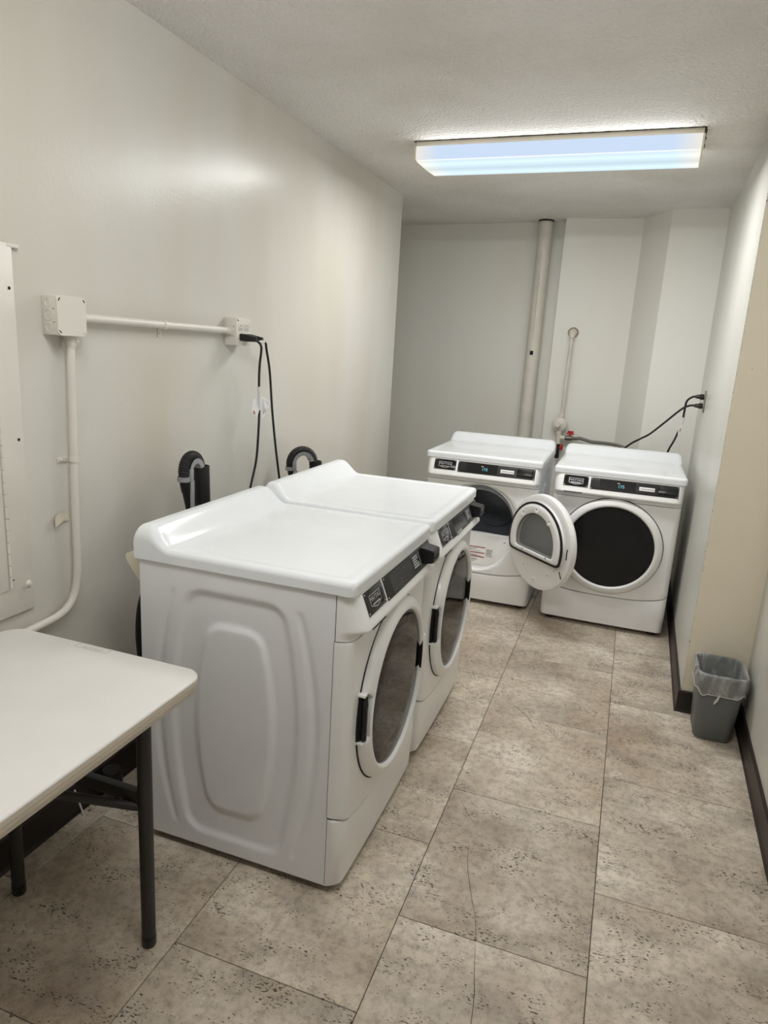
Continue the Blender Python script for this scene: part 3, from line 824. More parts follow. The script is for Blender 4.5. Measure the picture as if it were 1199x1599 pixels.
for k in range(3):
    a = radians(-25 + 120 * k); Mx = Matrix.Translation((0, 0, ZH)) @ Matrix.Rotation(-a, 4, 'Y')
    m.add([(0.292, 0.14, -0.03), (0.292, 0.14, 0.03), (0.235, 0.16, 0.0), (0.292, 0.55, -0.03), (0.292, 0.55, 0.03), (0.235, 0.52, 0.0)], [(0, 1, 2), (3, 5, 4), (0, 2, 5, 3), (1, 4, 5, 2)], 0, Mx)
m.build('drum_fin', MAT['drum'], D1, smooth=False)
# warning label on the sloping shelf: lies on the recess surface
def shelf_y(x, z):
    a = math.atan2(z - ZH, x); rh = 0.250 + 0.052 * max(0, -sin(a)) ** 3; rd = D_r(a, OPR, OPD)
    r = sqrt(x * x + (z - ZH) ** 2); t_ = (r - rd) / max(1e-4, rh - rd)
    return recess_pt(a, max(0, min(0.93, t_)))[1]
def strip(mb, x0, x1, z0, z1, lift=0.0012, n=4, mi=0):
    mb.grid(lambda u, v: (x0 + (x1 - x0) * u, shelf_y(x0 + (x1 - x0) * u, z0 + (z1 - z0) * v) - lift, z0 + (z1 - z0) * v), n, n, mi)
lb = MB(); strip(lb, -0.115, 0.125, 0.252, 0.395); lab = lb.build('warning_label', MAT['sticker'], D1, smooth=False)
m = MB()
for z in (0.358, 0.324, 0.300): strip(m, -0.110, 0.055, z - 0.003, z + 0.003, 0.0022)
m.build('red_bar', MAT['red_ink'], lab, smooth=False)
m = MB(); random.seed(9)
for z in (0.350, 0.345, 0.340, 0.335, 0.316, 0.311, 0.307, 0.291, 0.286, 0.281, 0.276, 0.271):
    strip(m, -0.105, -0.03 + random.random() * 0.07, z - 0.0011, z + 0.0011, 0.0022, 3)
for z in (0.352, 0.347, 0.342, 0.337, 0.332, 0.327, 0.322, 0.315, 0.309):
    strip(m, 0.062, 0.095 + random.random() * 0.015, z - 0.0011, z + 0.0011, 0.0022, 3)
for q in range(14):
    a0 = 2 * pi * q / 14; strip(m, -0.03 + 0.013 * cos(a0) - 0.003, -0.03 + 0.013 * cos(a0) + 0.003, 0.381 + 0.008 * sin(a0) - 0.002, 0.381 + 0.008 * sin(a0) + 0.002, 0.0022, 1)
m.build('fine_print', MAT['ink'], lab, smooth=False)
for (x, z) in ((0.170, 0.412), (0.205, 0.435)):
    m = MB(); m.lathe([(0.0005, -0.004), (0.005, -0.003), (0.006, 0.0)], 12, 'y', (x, shelf_y(x, z), z)); m.build('screw', MAT['screw'], D1)
for z in (0.395, 0.41, 0.43, 0.46, 0.50, 0.54, 0.56, 0.575):
    m = MB(); m.lathe([(0.0005, 0.0), (0.0035, 0.0)], 10, 'y', (0.243 - 0.05 * (abs(z - 0.521) / 0.25) ** 2, 0.0215, z)); m.build('screw_hole', MAT['gap'], D1)

# door swung open about its right edge; door frame: origin at the hinge, door spans -x, inside faces +y
HXL = 0.236
door = empty('door', (HXL, -0.012, 0)); door.parent = D1
DOOR_ANG = radians(135); door.rotation_euler = (0, 0, DOOR_ANG)
SH = Matrix.Translation((-HXL, -0.004, 0))
mm = ring_mesh(False); mm.v = [tuple(SH @ Vector(v)) for v in mm.v]
mm.build('door_frame', MAT['plastic'], door, ang=40)
m = MB(); m.lathe([(0.0005, -0.026), (0.16, -0.0258), (R_GL + 0.0005, -0.024)], 96, 'y', (-HXL, -0.004, ZCN)); m.build('door_glass', MAT['doorglass'], door)
C0 = Matrix.Translation((-HXL, 0, ZCN))
N = 96
circ = lambda r, y: [(r * cos(2 * pi * k / N), y, r * sin(2 * pi * k / N)) for k in range(N)]
WN_R, WN_D = 0.168, 0.052
m = MB()
m.loops([circ(R_OUT - 0.004, -0.006), circ(R_OUT - 0.001, 0.004), circ(R_OUT - 0.004, 0.012), circ(R_OUT - 0.014, 0.016), circ(R_OUT - 0.030, 0.0165), D_ring(0.238, 0.088, 0.017),
         D_ring(0.232, 0.083, 0.019), D_ring(0.226, 0.078, 0.044), D_ring(0.218, 0.071, 0.051), D_ring(0.205, 0.062, 0.053), D_ring(WN_R + 0.012, WN_D + 0.004, 0.053), D_ring(WN_R + 0.003, WN_D, 0.049), D_ring(WN_R, WN_D - 0.002, 0.020)], True, M=C0)
m.build('inner_panel', MAT['plastic'], door, ang=40)
m = MB(); m.loops([D_ring(0.228, 0.080, 0.036), D_ring(0.237, 0.089, 0.038), D_ring(0.237, 0.089, 0.046), D_ring(0.226, 0.078, 0.047)], True, M=C0); m.build('door_gasket', MAT['rubber'], door)
m = MB(); m.loops([D_ring(WN_R + 0.001, WN_D, 0.0395), D_ring(WN_R * 0.5, WN_D * 0.5, 0.0398)], True, False, True, M=C0); m.build('door_window', MAT['window'], door, smooth=False)
m = MB(); m.loops([D_ring(WN_R + 0.004, WN_D + 0.002, 0.0412), D_ring(WN_R - 0.003, WN_D - 0.004, 0.0418)], True, M=C0); m.build('window_seal', MAT['rubber'], door, smooth=False)
m = MB(); m.loops([circ(R_GL - 0.01, -0.015), circ(R_GL * 0.4, -0.015)], True, False, True, M=C0); m.build('window_backing', MAT['drum'], door, smooth=False)
for (x, z) in ((0.0, 0.196), (-0.115, 0.155), (0.115, 0.155), (-0.12, -0.056), (0.09, -0.060)):
    m = MB(); m.lathe([(0.0005, 0.0538), (0.004, 0.0538), (0.0045, 0.052)], 10, 'y', (x, 0, z), M=C0); m.build('screw_hole', MAT['gap'], door)
for (x, z) in ((0.0, 0.183), (-0.115, 0.140), (0.115, 0.140)):
    m = MB(); m.box((x - 0.014, 0.050, z - 0.010), (x + 0.014, 0.056, z + 0.008), M=C0, bev=0.003); m.build('boss', MAT['plastic'], door)
for (x, z) in ((-0.12, -0.16), (0.10, -0.165), (0.0, -0.225), (-0.17, -0.12)):
    m = MB(); m.box((x - 0.017, 0.014, z - 0.012), (x + 0.017, 0.0205, z + 0.012), M=C0, bev=0.004); m.build('boss', MAT['plastic'], door)
    m = MB(); m.lathe([(0.0005, 0.0211), (0.003, 0.0211), (0.0035, 0.020)], 10, 'y', (x + 0.003, 0, z), M=C0); m.build('screw_hole', MAT['gap'], door)
for (x, z0, z1, rot) in ((-0.246, -0.03, 0.03, 0.0), (-0.213, -0.150, -0.108, 0.5)):
    m = MB(); Mx = C0 @ Matrix.Translation((x, 0, (z0 + z1) / 2)) @ Matrix.Rotation(rot, 4, 'Y'); h = (z1 - z0) / 2
    m.box((-0.004, 0.012, -h), (0.004, 0.0178, h), M=Mx, bev=0.001); m.build('latch_slot', MAT['gap'], door)
m = MB(); m.box((R_OUT - 0.040, 0.010, -0.075), (R_OUT - 0.018, 0.0175, 0.075), M=C0, bev=0.002); m.build('hinge', MAT['plastic'], door)

# cream holder and black hose behind the nearest washer
w1 = [o for o in COL.objects if o.name == 'washing_machine'][0]
def w1loc(p): return (p[1] - 1.878, -(p[0] + 0.175), p[2])
hd = MB(); y0, y1 = 1.575, 1.66
pts = [(-0.829, 0.905), (-0.888, 0.905), (-0.908, 0.897), (-0.912, 0.888), (-0.906, 0.872), (-0.829, 0.775)]
hd.loops([[w1loc((x, y0, z)) for x, z in pts], [w1loc((x, y1, z)) for x, z in pts]], True, True, True)
o = hd.build('hose_holder', MAT['cream'], w1, smooth=False); o['label'] = 'cream plastic holder at the back of the washer'
hp = bez([w1loc(p) for p in [(-0.842, 1.62, 0.83), (-0.868, 1.62, 0.79), (-0.895, 1.62, 0.72), (-0.905, 1.62, 0.63), (-0.897, 1.62, 0.54), (-0.87, 1.62, 0.42), (-0.845, 1.62, 0.33)]], 42)
m = MB(); m.tube(hp, 0.0135, 14); o = m.build('supply_hose', MAT['rubber'], w1); o['label'] = 'black hose curving down behind the washer'

# ------------------------------------------------------------------ drain hoses hooked into black standpipes behind the washers
def drain(yc, top, rp, label_h, label_p, lean, span=0.115, rot=0.0):
    """arch in a plane parallel to the wall"""
    X = -0.965
    R = span / 2; zc = top - R - 0.016
    st = tag(empty('standpipe', (X - sin(rot) * (R + 0.010), yc + cos(rot) * (R + 0.010), 0.0)), label_p, 'standpipe', 'black standpipes by the left wall')
    ptop = zc + 0.010
    m = MB()
    lx = lean
    rings = []
    def ring(r, z, dz=0.0): return [(r * cos(2 * pi * k / 24), r * sin(2 * pi * k / 24) + (ptop - z) * lx, z) for k in range(24)]
    rings = [ring(rp - 0.005, 0.3), ring(rp - 0.005, ptop), ring(rp, ptop), ring(rp, 0.0)]
    m.loops(rings, True, False, True); m.build('pipe', MAT['rubber'], st)
    h = tag(empty('drain_hose', (X, yc, 0.0), rot), label_h, 'drain hose', 'drain hoses behind the washers')
    q = 0.35 if rot else 1.0
    path = [(0.06 * q, -R + 0.17 * q, 0.42), (0.04 * q, -R + 0.13 * q, 0.60), (0.01 * q, -R + 0.075 * q, 0.76), (0, -R + 0.04, zc - 0.14), (0, -R + 0.013, zc - 0.055)]
    P = bez(path, 60)
    m = MB(); m.tube(P, lambda i: 0.0165 + 0.0012 * (i % 2), 14, caps=True); m.build('hose', MAT['rubber'], h)
    # smooth cuff
    m = MB(); m.tube([(0, -R + 0.016, zc - 0.066), (0, -R + 0.008, zc - 0.040), (0, -R + 0.004, zc - 0.022)], 0.0185, 16); m.build('cuff', MAT['rubber'], h)
    A = []
    NA = 64
    for i in range(NA + 1):
        a = pi - (pi * 0.93) * i / NA
        A.append((0, R * cos(a), zc + R * sin(a) * 1.08))
    A = [(0, -R, zc - 0.022), (0, -R, zc - 0.011)] + A + [(0, R * 0.99, zc - 0.02)]
    m = MB(); m.tube(A, lambda i: 0.0205 if i % 3 == 0 else 0.0182, 16); m.build('hose_bend', MAT['rubber'], h)
    # grey U-shaped clip cradling the bend on its inner side
    c = MB(); Rin = R - 0.0205
    prof = []
    rings = []
    for i in range(41):
        a = pi - pi * 0.92 * i / 40
        ca, sa = cos(a), sin(a) * 1.10
        rings.append([(-0.020, Rin * ca, zc + Rin * sa), (0.022, Rin * ca, zc + Rin * sa), (0.024, (Rin + 0.016) * ca, zc + (Rin + 0.016) * sa), (0.021, (Rin + 0.016) * ca, zc + (Rin + 0.016) * sa), (0.019, (Rin + 0.003) * ca, zc + (Rin + 0.003) * sa), (-0.020, (Rin + 0.003) * ca, zc + (Rin + 0.003) * sa)])
    c.loops(rings, True, True, True)
    c.tube([(0.0, -R, zc - 0.030), (0.0, -R, zc - 0.014)], 0.0222, 20)
    c.box((0.016, -Rin - 0.016, zc - 0.030), (0.024, -Rin + 0.002, zc + 0.012), bev=0.001)
    c.box((0.018, -Rin - 0.012, zc - 0.16), (0.0225, -Rin - 0.004 + 0.012, zc - 0.028), bev=0.001)
    c.build('hose_clip', MAT['greyplastic'], h)
drain(1.980, 1.135, 0.0285, 'ribbed black drain hose with grey clip, behind the nearest washer', 'black standpipe behind the nearest washer', 0.04, 0.09)
drain(2.830, 1.053, 0.0285, 'ribbed black drain hose with grey clip, behind the second washer', 'black standpipe behind the second washer', 0.0, 0.112, radians(-45))

# ------------------------------------------------------------------ folding table
T = tag(empty('folding_table', (-0.762, 0.395, 0)), 'white plastic folding table with black legs at the left, before the washers', 'table')
TX, TY, TZ = 0.302, 0.915, 0.74
def rrect(hx, hy, r, z, n=8):
    out = []
    for (sx, sy, a0) in ((1, 1, 0), (-1, 1, pi / 2), (-1, -1, pi), (1, -1, 1.5 * pi)):
        for k in range(n + 1):
            a = a0 + pi / 2 * k / n
            out.append((sx * (hx - r) + r * cos(a), sy * (hy - r) + r * sin(a), z))
    return out
m = MB()
m.loops([rrect(TX - 0.006, TY - 0.006, 0.046, TZ), rrect(TX - 0.0015, TY - 0.0015, 0.05, TZ - 0.0015), rrect(TX, TY, 0.05, TZ - 0.005), rrect(TX, TY, 0.05, TZ - 0.006)], True, True, False)
m.build('table_top', MAT['tabletop'], T, ang=50)
m = MB()
m.loops([rrect(TX, TY, 0.05, TZ - 0.006), rrect(TX, TY, 0.05, TZ - 0.0165), rrect(TX - 0.002, TY - 0.002, 0.05, TZ - 0.0175), rrect(TX - 0.002, TY - 0.002, 0.05, TZ - 0.0185), rrect(TX - 0.0005, TY - 0.0005, 0.05, TZ - 0.0195),
         rrect(TX - 0.0015, TY - 0.0015, 0.05, TZ - 0.0275), rrect(TX - 0.004, TY - 0.004, 0.05, TZ - 0.0285), rrect(TX - 0.004, TY - 0.004, 0.05, TZ - 0.0295), rrect(TX - 0.0025, TY - 0.0025, 0.05, TZ - 0.0305),
         rrect(TX - 0.006, TY - 0.006, 0.046, TZ - 0.040), rrect(TX - 0.014, TY - 0.014, 0.04, TZ - 0.042), rrect(TX - 0.02, TY - 0.02, 0.04, TZ - 0.030)], True, False, True)
m.build('edge_band', MAT['tableedge'], T, ang=50)
for sy in (1, -1):
    yl = sy * 0.810
    for xl in (0.199, -0.233):
        m = MB(); m.tube([(xl, yl, 0.012), (xl, yl, 0.708)], 0.0175, 18); lg = m.build('leg', MAT['tableleg'], T)
        m = MB(); m.tube([(xl, yl, 0.0), (xl, yl, 0.004), (xl, yl, 0.030)], lambda i: (0.0165, 0.0184, 0.0184)[i], 18); m.build('foot_cap', MAT['black'], lg)
    m = MB(); m.box((-0.233, yl - 0.012, 0.415), (0.199, yl + 0.012, 0.447), bev=0.004); m.build('crossbar', MAT['tableleg'], T)
    # folding brace: forked arm from the crossbar to the table underside
    for sx in (-1, 1):
        m = MB(); m.tube([(-0.017 + sx * 0.20, yl - sy * 0.006, 0.405), (-0.017 + sx * 0.05, yl - sy * 0.10, 0.455), (-0.017 + sx * 0.03, yl - sy * 0.42, 0.705)], 0.011, 10); m.build('folding_brace', MAT['tableleg'], T)
    m = MB(); m.tube([(-0.245, yl, 0.698), (0.210, yl, 0.698)], 0.014, 12); m.build('pivot_bar', MAT['tableleg'], T)
# embossed lettering near the far edge, read from the other side
m = MB(); Mt = Matrix.Translation((-0.020, TY - 0.020, TZ)) @ Matrix.Rotation(pi, 4, 'Z')
text_bm(m, 'LIFETIME', 0.016, Mt, 0.0004)
for (x0, y0, x1, y1) in ((-0.050, -0.008, -0.049, 0.008), (0.049, -0.008, 0.050, 0.008), (-0.050, -0.0088, -0.042, -0.008), (0.042, -0.0088, 0.050, -0.008), (-0.050, 0.008, 0.050, 0.0085)):
    m.box((x0, y0, 0.0), (x1, y1, 0.0004), M=Mt)
m.build('embossed_mark', plain('faint_grey_mark', (186, 183, 178), 0.6), T, smooth=False)

# ------------------------------------------------------------------ waste bin and its clear bag
BX, BY = 0.918, 3.012
B = tag(empty('waste_bin', (BX, BY, 0)), 'grey plastic waste bin in the corner by the right wall', 'waste bin')
H = 0.302
def binring(t, grow=0.0, z=None):
    hx = 0.072 + (0.092 - 0.072) * t; hy = 0.088 + (0.112 - 0.088) * t
    r = 0.035 + 0.008 * t
    return rrect(hx + grow, hy + grow, r + grow * 0.5, H * t if z is None else z, 8)
m = MB()
m.loops([binring(0.0, -0.004, 0.0), binring(0.0, 0.0, 0.005), binring(0.045, 0.0), binring(0.05, 0.0015), binring(0.5, 0.0), binring(0.9, 0.0), binring(0.92, 0.001)], True, True, False)
m.loops([binring(0.92, -0.0025), binring(0.5, -0.0025), binring(0.05, -0.0025, 0.012)], True, False, True)
m.build('body', MAT['bin'], B, ang=50)
m = MB()
m.loops([binring(0.92, 0.001), binring(0.95, 0.0055), binring(0.985, 0.0065), binring(1.0, 0.004), binring(1.0, 0.0), binring(0.98, -0.0025), binring(0.92, -0.0025)], True)
m.build('rim', MAT['bin'], B, ang=50)
# bag: inside lining, over the rim, loose skirt outside, knot and tail in front
G = tag(empty('bin_liner', (BX, BY, 0)), 'clear plastic bag lining the grey bin, folded over its rim and knotted', 'trash bag')
random.seed(21)
n = len(binring(0.5))
ph = [random.random() * 6.28 for _ in range(6)]
def wav(k, f, p): return sin(2 * pi * k * f / n + p)
def skirt(t, grow, drop_scale, amp):
    base = binring(1.0)
    out = []
    for k, (x, y, z) in enumerate(base):
        front = max(0.0, -y / 0.112)
        bottom = 0.085 + 0.010 * wav(k, 3, ph[0]) + 0.006 * wav(k, 7, ph[1])
        d = sqrt((x + 0.005) ** 2 + (y + 0.115) ** 2)
        bottom += 0.012 * smooth01(1 - d / 0.04) - 0.0
        left = max(0.0, -x / 0.092)
        g = grow + amp * (wav(k, 9, ph[2]) * 0.5 + 0.5) + 0.006 * left * sin(pi * min(1, t * 1.1))
        g *= (1 - 0.7 * smooth01(1 - d / 0.05) * t)
        L = sqrt(x * x + y * y)
        bx = binring(1.0 - bottom * t / H)[k]
        out.append((bx[0] * (1 + g / 0.1), bx[1] * (1 + g / 0.1), H + 0.004 - bottom * t))
    return out
m = MB()
inner = []
for t_ in (0.12, 0.35, 0.6, 0.8, 0.97):
    inner.append([(x * (1 + 0.02 * wav(k, 11, ph[3])), y * (1 + 0.02 * wav(k, 8, ph[4])), z) for k, (x, y, z) in enumerate(binring(t_, -0.007))])
over = [binring(1.0, -0.003, H + 0.003), binring(1.0, 0.0035, H + 0.0045), binring(1.0, 0.0085, H + 0.001)]
sk = [skirt(t_, 0.009, 1, a) for t_, a in ((0.12, 0.001), (0.3, 0.003), (0.5, 0.005), (0.7, 0.005), (0.85, 0.003), (1.0, 0.001))]
m.loops(inner + over + sk, True); m.build('bag_film', MAT['liner'], G, ang=80)
hem = skirt(1.0, 0.010, 1, 0.001)
m = MB(); m.tube(hem + [hem[0]], 0.0016, 6); m.build('gathered_hem', MAT['liner_edge'], G)
m = MB()
kx, ky, kz = -0.006, -0.1145, H - 0.080
for (ax, az) in ((-0.05, 0.016), (-0.03, 0.028), (-0.012, 0.05), (0.0, 0.078), (0.014, 0.05), (0.034, 0.026)):
    m.tube(bez([(kx, ky, kz), (kx + ax * 0.5, ky - 0.003, kz + az * 0.5), (kx + ax, ky - 0.001, kz + az)], 8), lambda i: 0.0013 * (1 - i / 10), 5)
m.tube(bez([(kx, ky, kz), (kx - 0.006, ky - 0.004, kz - 0.018), (kx - 0.013, ky - 0.003, kz - 0.034), (kx - 0.015, ky - 0.002, kz - 0.042)], 12), lambda i: (0.0022 + 0.0028 * sin(pi * min(1, i / 11))), 8)
m.lathe([(0.0005, -0.004), (0.0035, -0.002), (0.004, 0.001), (0.0005, 0.004)], 10, 'z', (kx, ky, kz))
m.build('knot_and_tail', MAT['liner_edge'], G)

# ------------------------------------------------------------------ left wall: panel, boxes, conduit, outlet, cords
EP = tag(empty('electrical_panel', (LX, 1.13, 0.754)), 'white painted electrical panel cover with hinged door at the left edge', 'electrical panel')
m = MB(); m.box((0, -0.36, 0.0), (0.010, 0.278, 0.968), bev=0.002); m.build('cover_plate', MAT['paint'], EP)
m = MB(); m.box((0.009, -0.26, 0.076), (0.0135, 0.196, 0.80), bev=0.0012); m.build('panel_door', MAT['paint'], EP)
for k in range(22):
    z0 = 0.080 + k * 0.0325
    m = MB(); m.tube([(0.0125, 0.203, z0), (0.0125, 0.203, z0 + 0.031)], 0.0045, 8); m.build('hinge_knuckle', MAT['paint'], EP)
for (y, z) in ((0.261, 0.477), (0.262, 0.86), (0.21, 0.27), (0.206, 0.19), (0.213, 0.10)):
    m = MB(); m.lathe([(0.0005, 0.0107), (0.0042 if y > 0.25 else 0.0025, 0.0107)], 12, 'x', (0, y, z)); m.build('screw_hole', MAT['gap'], EP)
m = MB(); m.lathe([(0.0005, 0.018), (0.006, 0.017), (0.0095, 0.013), (0.010, 0.010)], 16, 'x', (0, 0.262, 0.075)); m.build('cover_screw', MAT['paint'], EP)
m = MB(); m.box((0.0, 0.262, 0.958), (0.011, 0.30, 0.968), bev=0.002); m.build('corner_tab', MAT['paint'], EP)

def square_box(name, label, cat, y, z, knock):
    t = tag(empty(name, (LX, y, z)), label, cat)
    m = MB(); m.box((0, -0.0515, -0.0515), (0.052, 0.0515, 0.0515), bev=0.003); m.build('box_body', MAT['paint'], t)
    if knock:
        for (x, zz, r) in ((0.026, 0.0, 0.0145), (0.024, 0.032, 0.011), (0.024, -0.032, 0.011)):
            m = MB(); m.lathe([(r - 0.002, -0.0513), (r - 0.001, -0.0527), (r, -0.0513)], 24, 'y', (x, 0, zz)); m.build('knockout', MAT['paint'], t)
        for zz in (0.017, -0.018):
            m = MB(); m.lathe([(0.0004, -0.0520), (0.0018, -0.0520)], 10, 'y', (0.042, 0, zz)); m.build('screw_hole', MAT['gap'], t)
    return t
JB = square_box('junction_box', 'off-white square junction box with blank cover, on the left wall above the table', 'junction box', 1.552, 1.556, True)
m = MB(); oct_ = []
for (sy, sz, c1, c2) in ((1, 1, 0, 1), (-1, 1, 1, 0), (-1, -1, 0, 1), (1, -1, 1, 0)):
    a = (sy * 0.0525, sz * 0.043); b_ = (sy * 0.043, sz * 0.0525)
    oct_ += [a, b_] if (sy * sz > 0) else [b_, a]
m.loops([[(0.052, y, z) for y, z in oct_], [(0.0545, y, z) for y, z in oct_], [(0.0552, y * 0.985, z * 0.985) for y, z in oct_]], True, True, True); m.build('cover', MAT['paint'], JB, smooth=False)
for (sy, sz, rot) in ((-1, 1, -0.6), (1, 1, 0.8), (-1, -1, 0.8)):
    m = MB(); Mx = Matrix.Translation((0.0545, sy * 0.0445, sz * 0.0420)) @ Matrix.Rotation(rot, 4, 'X'); m.box((0, -0.0016, -0.005), (0.0012, 0.0016, 0.005), M=Mx, bev=0.0004); m.build('cover_slot', MAT['gap'], JB)
m = MB(); m.lathe([(0.0005, 0.0575), (0.0035, 0.057), (0.0045, 0.0545)], 12, 'x', (0, 0.044, -0.043)); m.build('cover_screw', MAT['paint'], JB)

OB = square_box('outlet_box', 'off-white four-socket outlet box with two black plugs, on the left wall', 'outlet', 2.440, 1.547, True)
m = MB(); m.box((0.051, -0.0525, -0.0525), (0.0565, 0.0525, 0.0525), bev=0.003); fp = m.build('face_plate', MAT['paint'], OB)
for sy in (-0.022, 0.022):
    for sz in (0.020, -0.020):
        m = MB(); pr = [(0.0172 * cos(2 * pi * k / 28), max(-0.0145, min(0.0145, 0.0172 * sin(2 * pi * k / 28)))) for k in range(28)]
        m.loops([[(0.0562, sy + y, sz + z) for y, z in pr], [(0.0585, sy + y, sz + z) for y, z in pr], [(0.0588, sy + y * 0.95, sz + z * 0.95) for y, z in pr]], True, False, True); sk_ = m.build('socket', MAT['paint'], OB)
        m = MB()
        for (dy, h) in ((-0.0062, 0.004), (0.0062, 0.0035)): m.box((0.0587, sy + dy - 0.001, sz + 0.003 - h), (0.0591, sy + dy + 0.001, sz + 0.003 + h))
        m.lathe([(0.0003, 0.0591), (0.0023, 0.0591), (0.0023, 0.0586)], 10, 'x', (0, sy, sz - 0.0078)); m.build('socket_slots', MAT['gap'], sk_, smooth=False)
for sz in (0.043,):
    m = MB(); m.box((0.0563, -0.046, sz - 0.004), (0.0568, -0.043, sz + 0.006)); m.box((0.0563, -0.046, sz - 0.004), (0.0568, -0.036, sz - 0.001)); m.build('cover_slot', MAT['gap'], OB, smooth=False)

def strap(parent, p, axis):
    m = MB()
    if axis == 'z':
        m.tube([(p[0], p[1], p[2] - 0.008), (p[0], p[1], p[2] + 0.008)], 0.0142, 16); m.box((LX, p[1] - 0.040, p[2] - 0.008), (LX + 0.004, p[1], p[2] + 0.008), bev=0.001)
        m.lathe([(0.0004, 0.009), (0.004, 0.008), (0.006, 0.003)], 12, 'x', (LX, p[1] - 0.028, p[2]))
    else:
        m.tube([(p[0], p[1] - 0.008, p[2]), (p[0], p[1] + 0.008, p[2])], 0.0142, 16); m.box((LX, p[1] - 0.008, p[2] - 0.040), (LX + 0.004, p[1] + 0.008, p[2]), bev=0.001)
        m.lathe([(0.0004, 0.009), (0.004, 0.008), (0.006, 0.003)], 12, 'x', (LX, p[1], p[2] - 0.028))
    m.build('strap', MAT['paint'], parent)
XC = LX + 0.024
VC = tag(empty('conduit', (0, 0, 0)), 'off-white painted conduit running down from the junction box and bending towards the table', 'conduit', 'painted conduits on the left wall')
vp_ = [(XC, 1.574, 1.505), (XC, 1.572, 1.44), (XC, 1.566, 1.20), (XC, 1.561, 1.0), (XC, 1.560, 0.86), (XC, 1.556, 0.80), (XC, 1.543, 0.752), (XC, 1.513, 0.718), (XC, 1.468, 0.703), (XC, 1.40, 0.699), (XC, 1.25, 0.695), (XC, 1.0, 0.69), (XC, 0.6, 0.69)]
m = MB(); m.tube(bez(vp_, 96), 0.0118, 16); m.build('tube', MAT['paint'], VC)
m = MB(); m.tube([(XC, 1.574, 1.506), (XC, 1.574, 1.478)], 0.0155, 16); m.tube([(XC, 1.574, 1.478), (XC, 1.573, 1.472)], 0.0135, 16); m.lathe([(0.0004, 0.008), (0.004, 0.007), (0.0045, 0.0)], 10, 'x', (XC + 0.012, 1.582, 1.490)); m.build('connector', MAT['paint'], VC)
strap(VC, (XC, 1.565, 1.157), 'z')
HC = tag(empty('conduit', (0, 0, 0)), 'off-white painted conduit running level from junction box to outlet box', 'conduit', 'painted conduits on the left wall')
m = MB(); m.tube([(XC, 1.60, 1.555), (XC, 2.0, 1.5515), (XC, 2.392, 1.549)], 0.0118, 16); m.build('tube', MAT['paint'], HC)
m = MB(); m.tube([(XC, 1.603, 1.555), (XC, 1.625, 1.555)], 0.0145, 16); m.lathe([(0.0004, 0.008), (0.004, 0.007), (0.0045, 0.0)], 10, 'x', (XC + 0.011, 1.616, 1.545)); m.build('connector', MAT['paint'], HC)
m = MB(); m.tube([(XC, 2.364, 1.549), (XC, 2.3885, 1.549)], 0.0145, 16); m.lathe([(0.0004, 0.008), (0.004, 0.007), (0.0045, 0.0)], 10, 'x', (XC + 0.011, 2.375, 1.540)); m.build('connector', MAT['paint'], HC)
strap(HC, (XC, 1.992, 1.5516), 'y')

def plug_l(parent, x, y, z, dy):
    """flat angled plug sticking out from the wall, body along +x"""
    m = MB(); prof = [(0.0, 0.0125, 0.013), (0.012, 0.0125, 0.014), (0.030, 0.0115, 0.0125), (0.050, 0.0105, 0.010), (0.058, 0.008, 0.009)]
    m.loops([[(x + d, y + hy * c1 + dy * d / 0.058, z - 0.006 * d / 0.058 + hz * c2) for c1, c2 in ((-1, -0.7), (-0.7, -1), (0.7, -1), (1, -0.7), (1, 0.7), (0.7, 1), (-0.7, 1), (-1, 0.7))] for d, hy, hz in prof], True, True, True)
    return m.build('plug', MAT['black'], parent)
XP = LX + 0.0588
def cord(name, label, group, path, plugargs, r=0.0048, n=120):
    t = tag(empty(name, (0, 0, 0)), label, 'power cord', group)
    m = MB(); m.tube(bez(path, n), r, 10); m.build('cable', MAT['rubber'], t)
    if plugargs: plug_l(t, *plugargs)
    return t
C1 = cord('power_cord', 'black power cord with a white label hanging from the left socket of the outlet box', 'power cords on the left wall',
     [(XP + 0.054, 2.440, 1.518), (XP + 0.064, 2.452, 1.506), (-0.980, 2.468, 1.484), (-0.990, 2.474, 1.42), (-1.000, 2.489, 1.345), (-1.005, 2.503, 1.24), (-1.010, 2.506, 1.135), (-1.015, 2.500, 1.03), (-1.020, 2.461, 0.907), (-1.02, 2.43, 0.75)], (XP, 2.418, 1.527, 0.018))
C2 = cord('power_cord', 'plain black power cord hanging from the right socket of the outlet box', 'power cords on the left wall',
     [(XP + 0.054, 2.482, 1.520), (XP + 0.064, 2.496, 1.508), (-0.980, 2.509, 1.484), (-0.990, 2.557, 1.395), (-1.000, 2.603, 1.233), (-1.010, 2.660, 1.063), (-1.020, 2.723, 0.898), (-1.02, 2.75, 0.75)], (XP, 2.462, 1.527, 0.018))
m = MB(); m.tube([(XP + 0.0595, 2.448, 1.511), (XP + 0.0605, 2.470, 1.513), (XP + 0.060, 2.492, 1.513)], 0.0062, 8); o = m.build('tie_band', MAT['tape'], C1); o['label'] = 'pinkish band near the plug'
